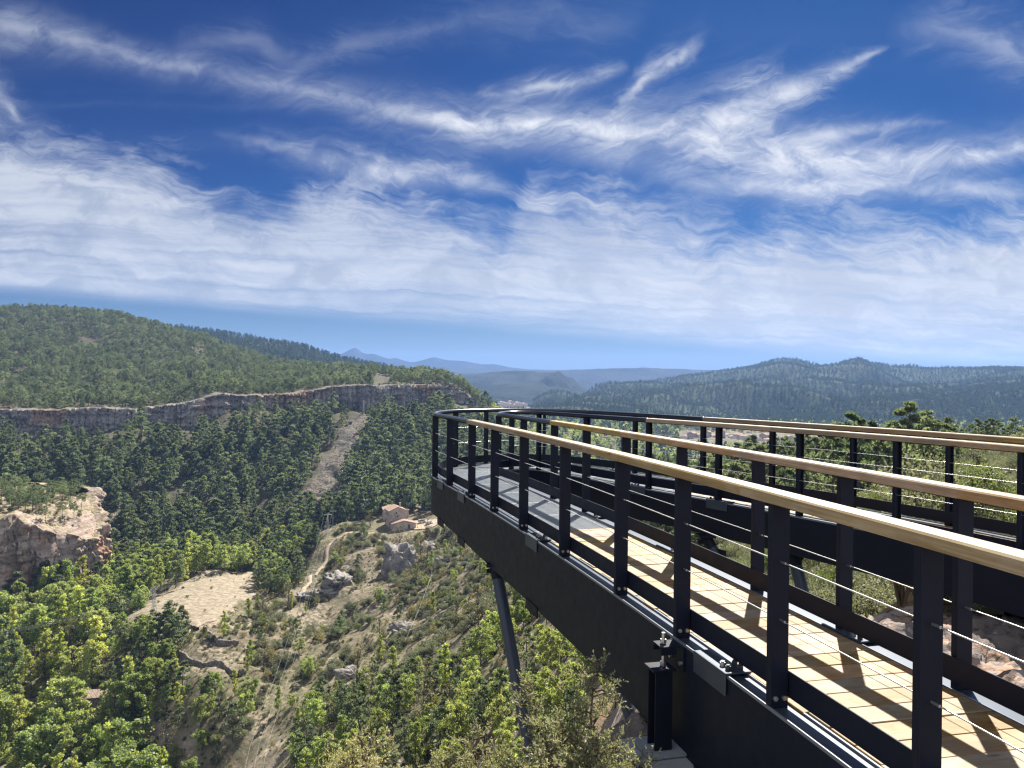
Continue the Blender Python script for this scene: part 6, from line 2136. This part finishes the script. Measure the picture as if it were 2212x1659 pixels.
# ------------------------------------------------------------------ junipers at the edge of the rock, close to the camera
M['juniper'] = leaf_mat('juniper_sprays', (0.105, 0.118, 0.062), (0.34, 0.335, 0.20), 0.42, .2, (1.3, 1.3, .8))
M['juniper_light'] = leaf_mat('juniper_pale_sprays', (0.17, 0.165, 0.085), (0.44, 0.41, 0.235), 0.45, .2, (1.3, 1.25, .8))  # paler, yellower leaf colours than the other junipers
M['twig'] = principled('juniper_bark', lambda N: N.mix(N.noise(obj_co(N), 30.0, 4.0), (0.05, 0.038, 0.03), (0.17, 0.13, 0.10)), .9, spec=.1)
def juniper(label, base, tops, seed, nspray, lm, spread=.30, thick=.022):
    """base: foot of the stems; tops: (dx, dy, dz) leader ends; sprays of small scale leaves along forking twigs"""
    r = np.random.default_rng(seed)
    root = empty('juniper', base)
    tag(root, label, 'juniper', 'junipers at the cliff edge')
    wood = MB()
    tips = []                                     # (point, direction) of leafy twigs
    def branch(a, b, r0, r1, n=7, wob=.035):
        a, b = np.array(a, float), np.array(b, float)
        P = []
        for i in range(n):
            t = i / (n - 1)
            P.append(a + (b - a) * t + r.normal(size=3) * wob * math.sin(math.pi * min(t * 1.2, 1)))
        wood.tube(P, list(np.linspace(r0, r1, n)), 5, False)
        return np.array(P)
    for tp in tops:
        tp = np.array(tp, float)
        L0 = np.linalg.norm(tp)
        P = branch((r.normal() * .05, r.normal() * .05, -.25), tp, thick, .003, 11, .04)
        nb = int(30 * L0)
        for k in range(nb):
            t = .16 + .84 * (k + r.random()) / nb
            p = P[min(int(t * 10), 9)] * (1 - (t * 10) % 1) + P[min(int(t * 10) + 1, 10)] * ((t * 10) % 1)
            an = k * 2.4 + r.normal() * .8
            ln = spread * (1.35 - 1.0 * t) * r.uniform(.35, 1.5)
            q = p + np.array((math.cos(an) * ln, math.sin(an) * ln, ln * r.uniform(-.1, 1.0)))
            B = branch(p, q, .007, .002, 6, .03)
            for m in range(int(3 + 16 * ln)):
                s = .15 + .85 * r.random()
                c = B[min(int(s * 5), 4)] * (1 - (s * 5) % 1) + B[min(int(s * 5) + 1, 5)] * ((s * 5) % 1)
                d = (q - p) / ln * .6 + r.normal(size=3) * .8 + np.array((0, 0, .35))
                d /= np.linalg.norm(d)
                l2 = r.uniform(.05, .15)
                e = c + d * l2
                if m % 3 == 0: branch(c, e, .003, .0012, 3, .006)
                for w in range(5):
                    g = r.random()
                    d2 = d * .7 + r.normal(size=3) * .6 + np.array((0, 0, .3))
                    d2 /= np.linalg.norm(d2)
                    tips.append((c + (e - c) * g, d2, r.uniform(.025, .065)))
    wood.build('stem', M['twig'], root)
    k = np.arange(len(tips)) if len(tips) <= nspray else r.choice(len(tips), nspray, False)
    C, D, Ls, T = [], [], [], []
    for i in k:
        c, d, L = tips[i]
        n = int(3 + L * 95)
        tint = r.random()
        for j in range(n):
            t = (j + r.random()) / n
            side = r.normal(size=3) * .7 * (1 - .4 * t)
            dd = d + side
            dd /= np.linalg.norm(dd)
            C.append(c + d * L * t + dd * .008)
            D.append(dd)
            Ls.append(r.uniform(.013, .024))
            T.append(np.clip(tint * .65 + .35 * r.random() + .15 * t, 0, 1))
    C, D, Ls = np.array(C), np.array(D), np.array(Ls)
    lv, lf = leaf_quads(C, Ls, Ls * .45, 0.0, seed, D * 2.2)
    me = plant_mesh('foliage', lv, lf, np.array(T), [], [], lm, None)
    o = bpy.data.objects.new('foliage', me)
    COL.objects.link(o)
    o.parent = root
    print('juniper leaves', len(C))
    return root
def P_(u, v, Z): return np.array(P3(u, v, Z))
def tops_for(base, lst): return [tuple(P_(u, v, Z) - np.array(base)) for u, v, Z in lst]
JB = P_(1235, 1880, 4.7)
juniper('large olive green juniper bush in front of the walkway strut, tall twig in its middle', JB, tops_for(JB, [(1286, 1440, 4.8), (1150, 1490, 5.1), (1215, 1560, 4.6), (1095, 1640, 4.9), (1325, 1610, 4.8), (1385, 1650, 4.6), (1180, 1620, 4.4), (1295, 1610, 4.4), (1125, 1680, 4.6), (1250, 1540, 5.0), (1395, 1690, 4.4), (1210, 1690, 4.2), (1320, 1680, 4.2), (1075, 1690, 4.8), (1180, 1600, 4.9)]), 1, 42000, M['juniper'], .27)
JB2 = P_(985, 1990, 5.0)
juniper('lower olive green juniper at the bottom edge left of the large bush', JB2, tops_for(JB2, [(1030, 1600, 5.2), (965, 1640, 5.0), (985, 1672, 4.8), (910, 1672, 5.1), (1045, 1660, 5.0)]), 2, 16000, M['juniper'], .26)
JB3 = P_(785, 1990, 5.0)
juniper('pale yellowish juniper tips at the bottom edge, leftmost of the bushes', JB3, tops_for(JB3, [(782, 1605, 5.0), (740, 1640, 5.0), (828, 1640, 5.1), (705, 1675, 4.9), (850, 1672, 5.0), (780, 1670, 4.8)]), 3, 16000, M['juniper_light'], .24)
# ------------------------------------------------------------------ haze: the air of the valley
def build_haze():
    m, t, N, out = mat_new('haze')
    v = N.n('ShaderNodeVolumePrincipled')
    v.inputs['Color'].default_value = (0.27, 0.47, 0.95, 1)
    v.inputs['Density'].default_value = HAZE_D
    v.inputs['Anisotropy'].default_value = 0.25
    t.links.new(v.outputs[0], out.inputs['Volume'])
    b = MB()
    b.box((0, 4000, 99), (17600, 10200, 430))
    o = b.build('haze', m)
    tag(o, kind='stuff')
    tag(o, 'pale blue air haze filling the valley')
HAZE_D = 0.72e-4
build_haze()
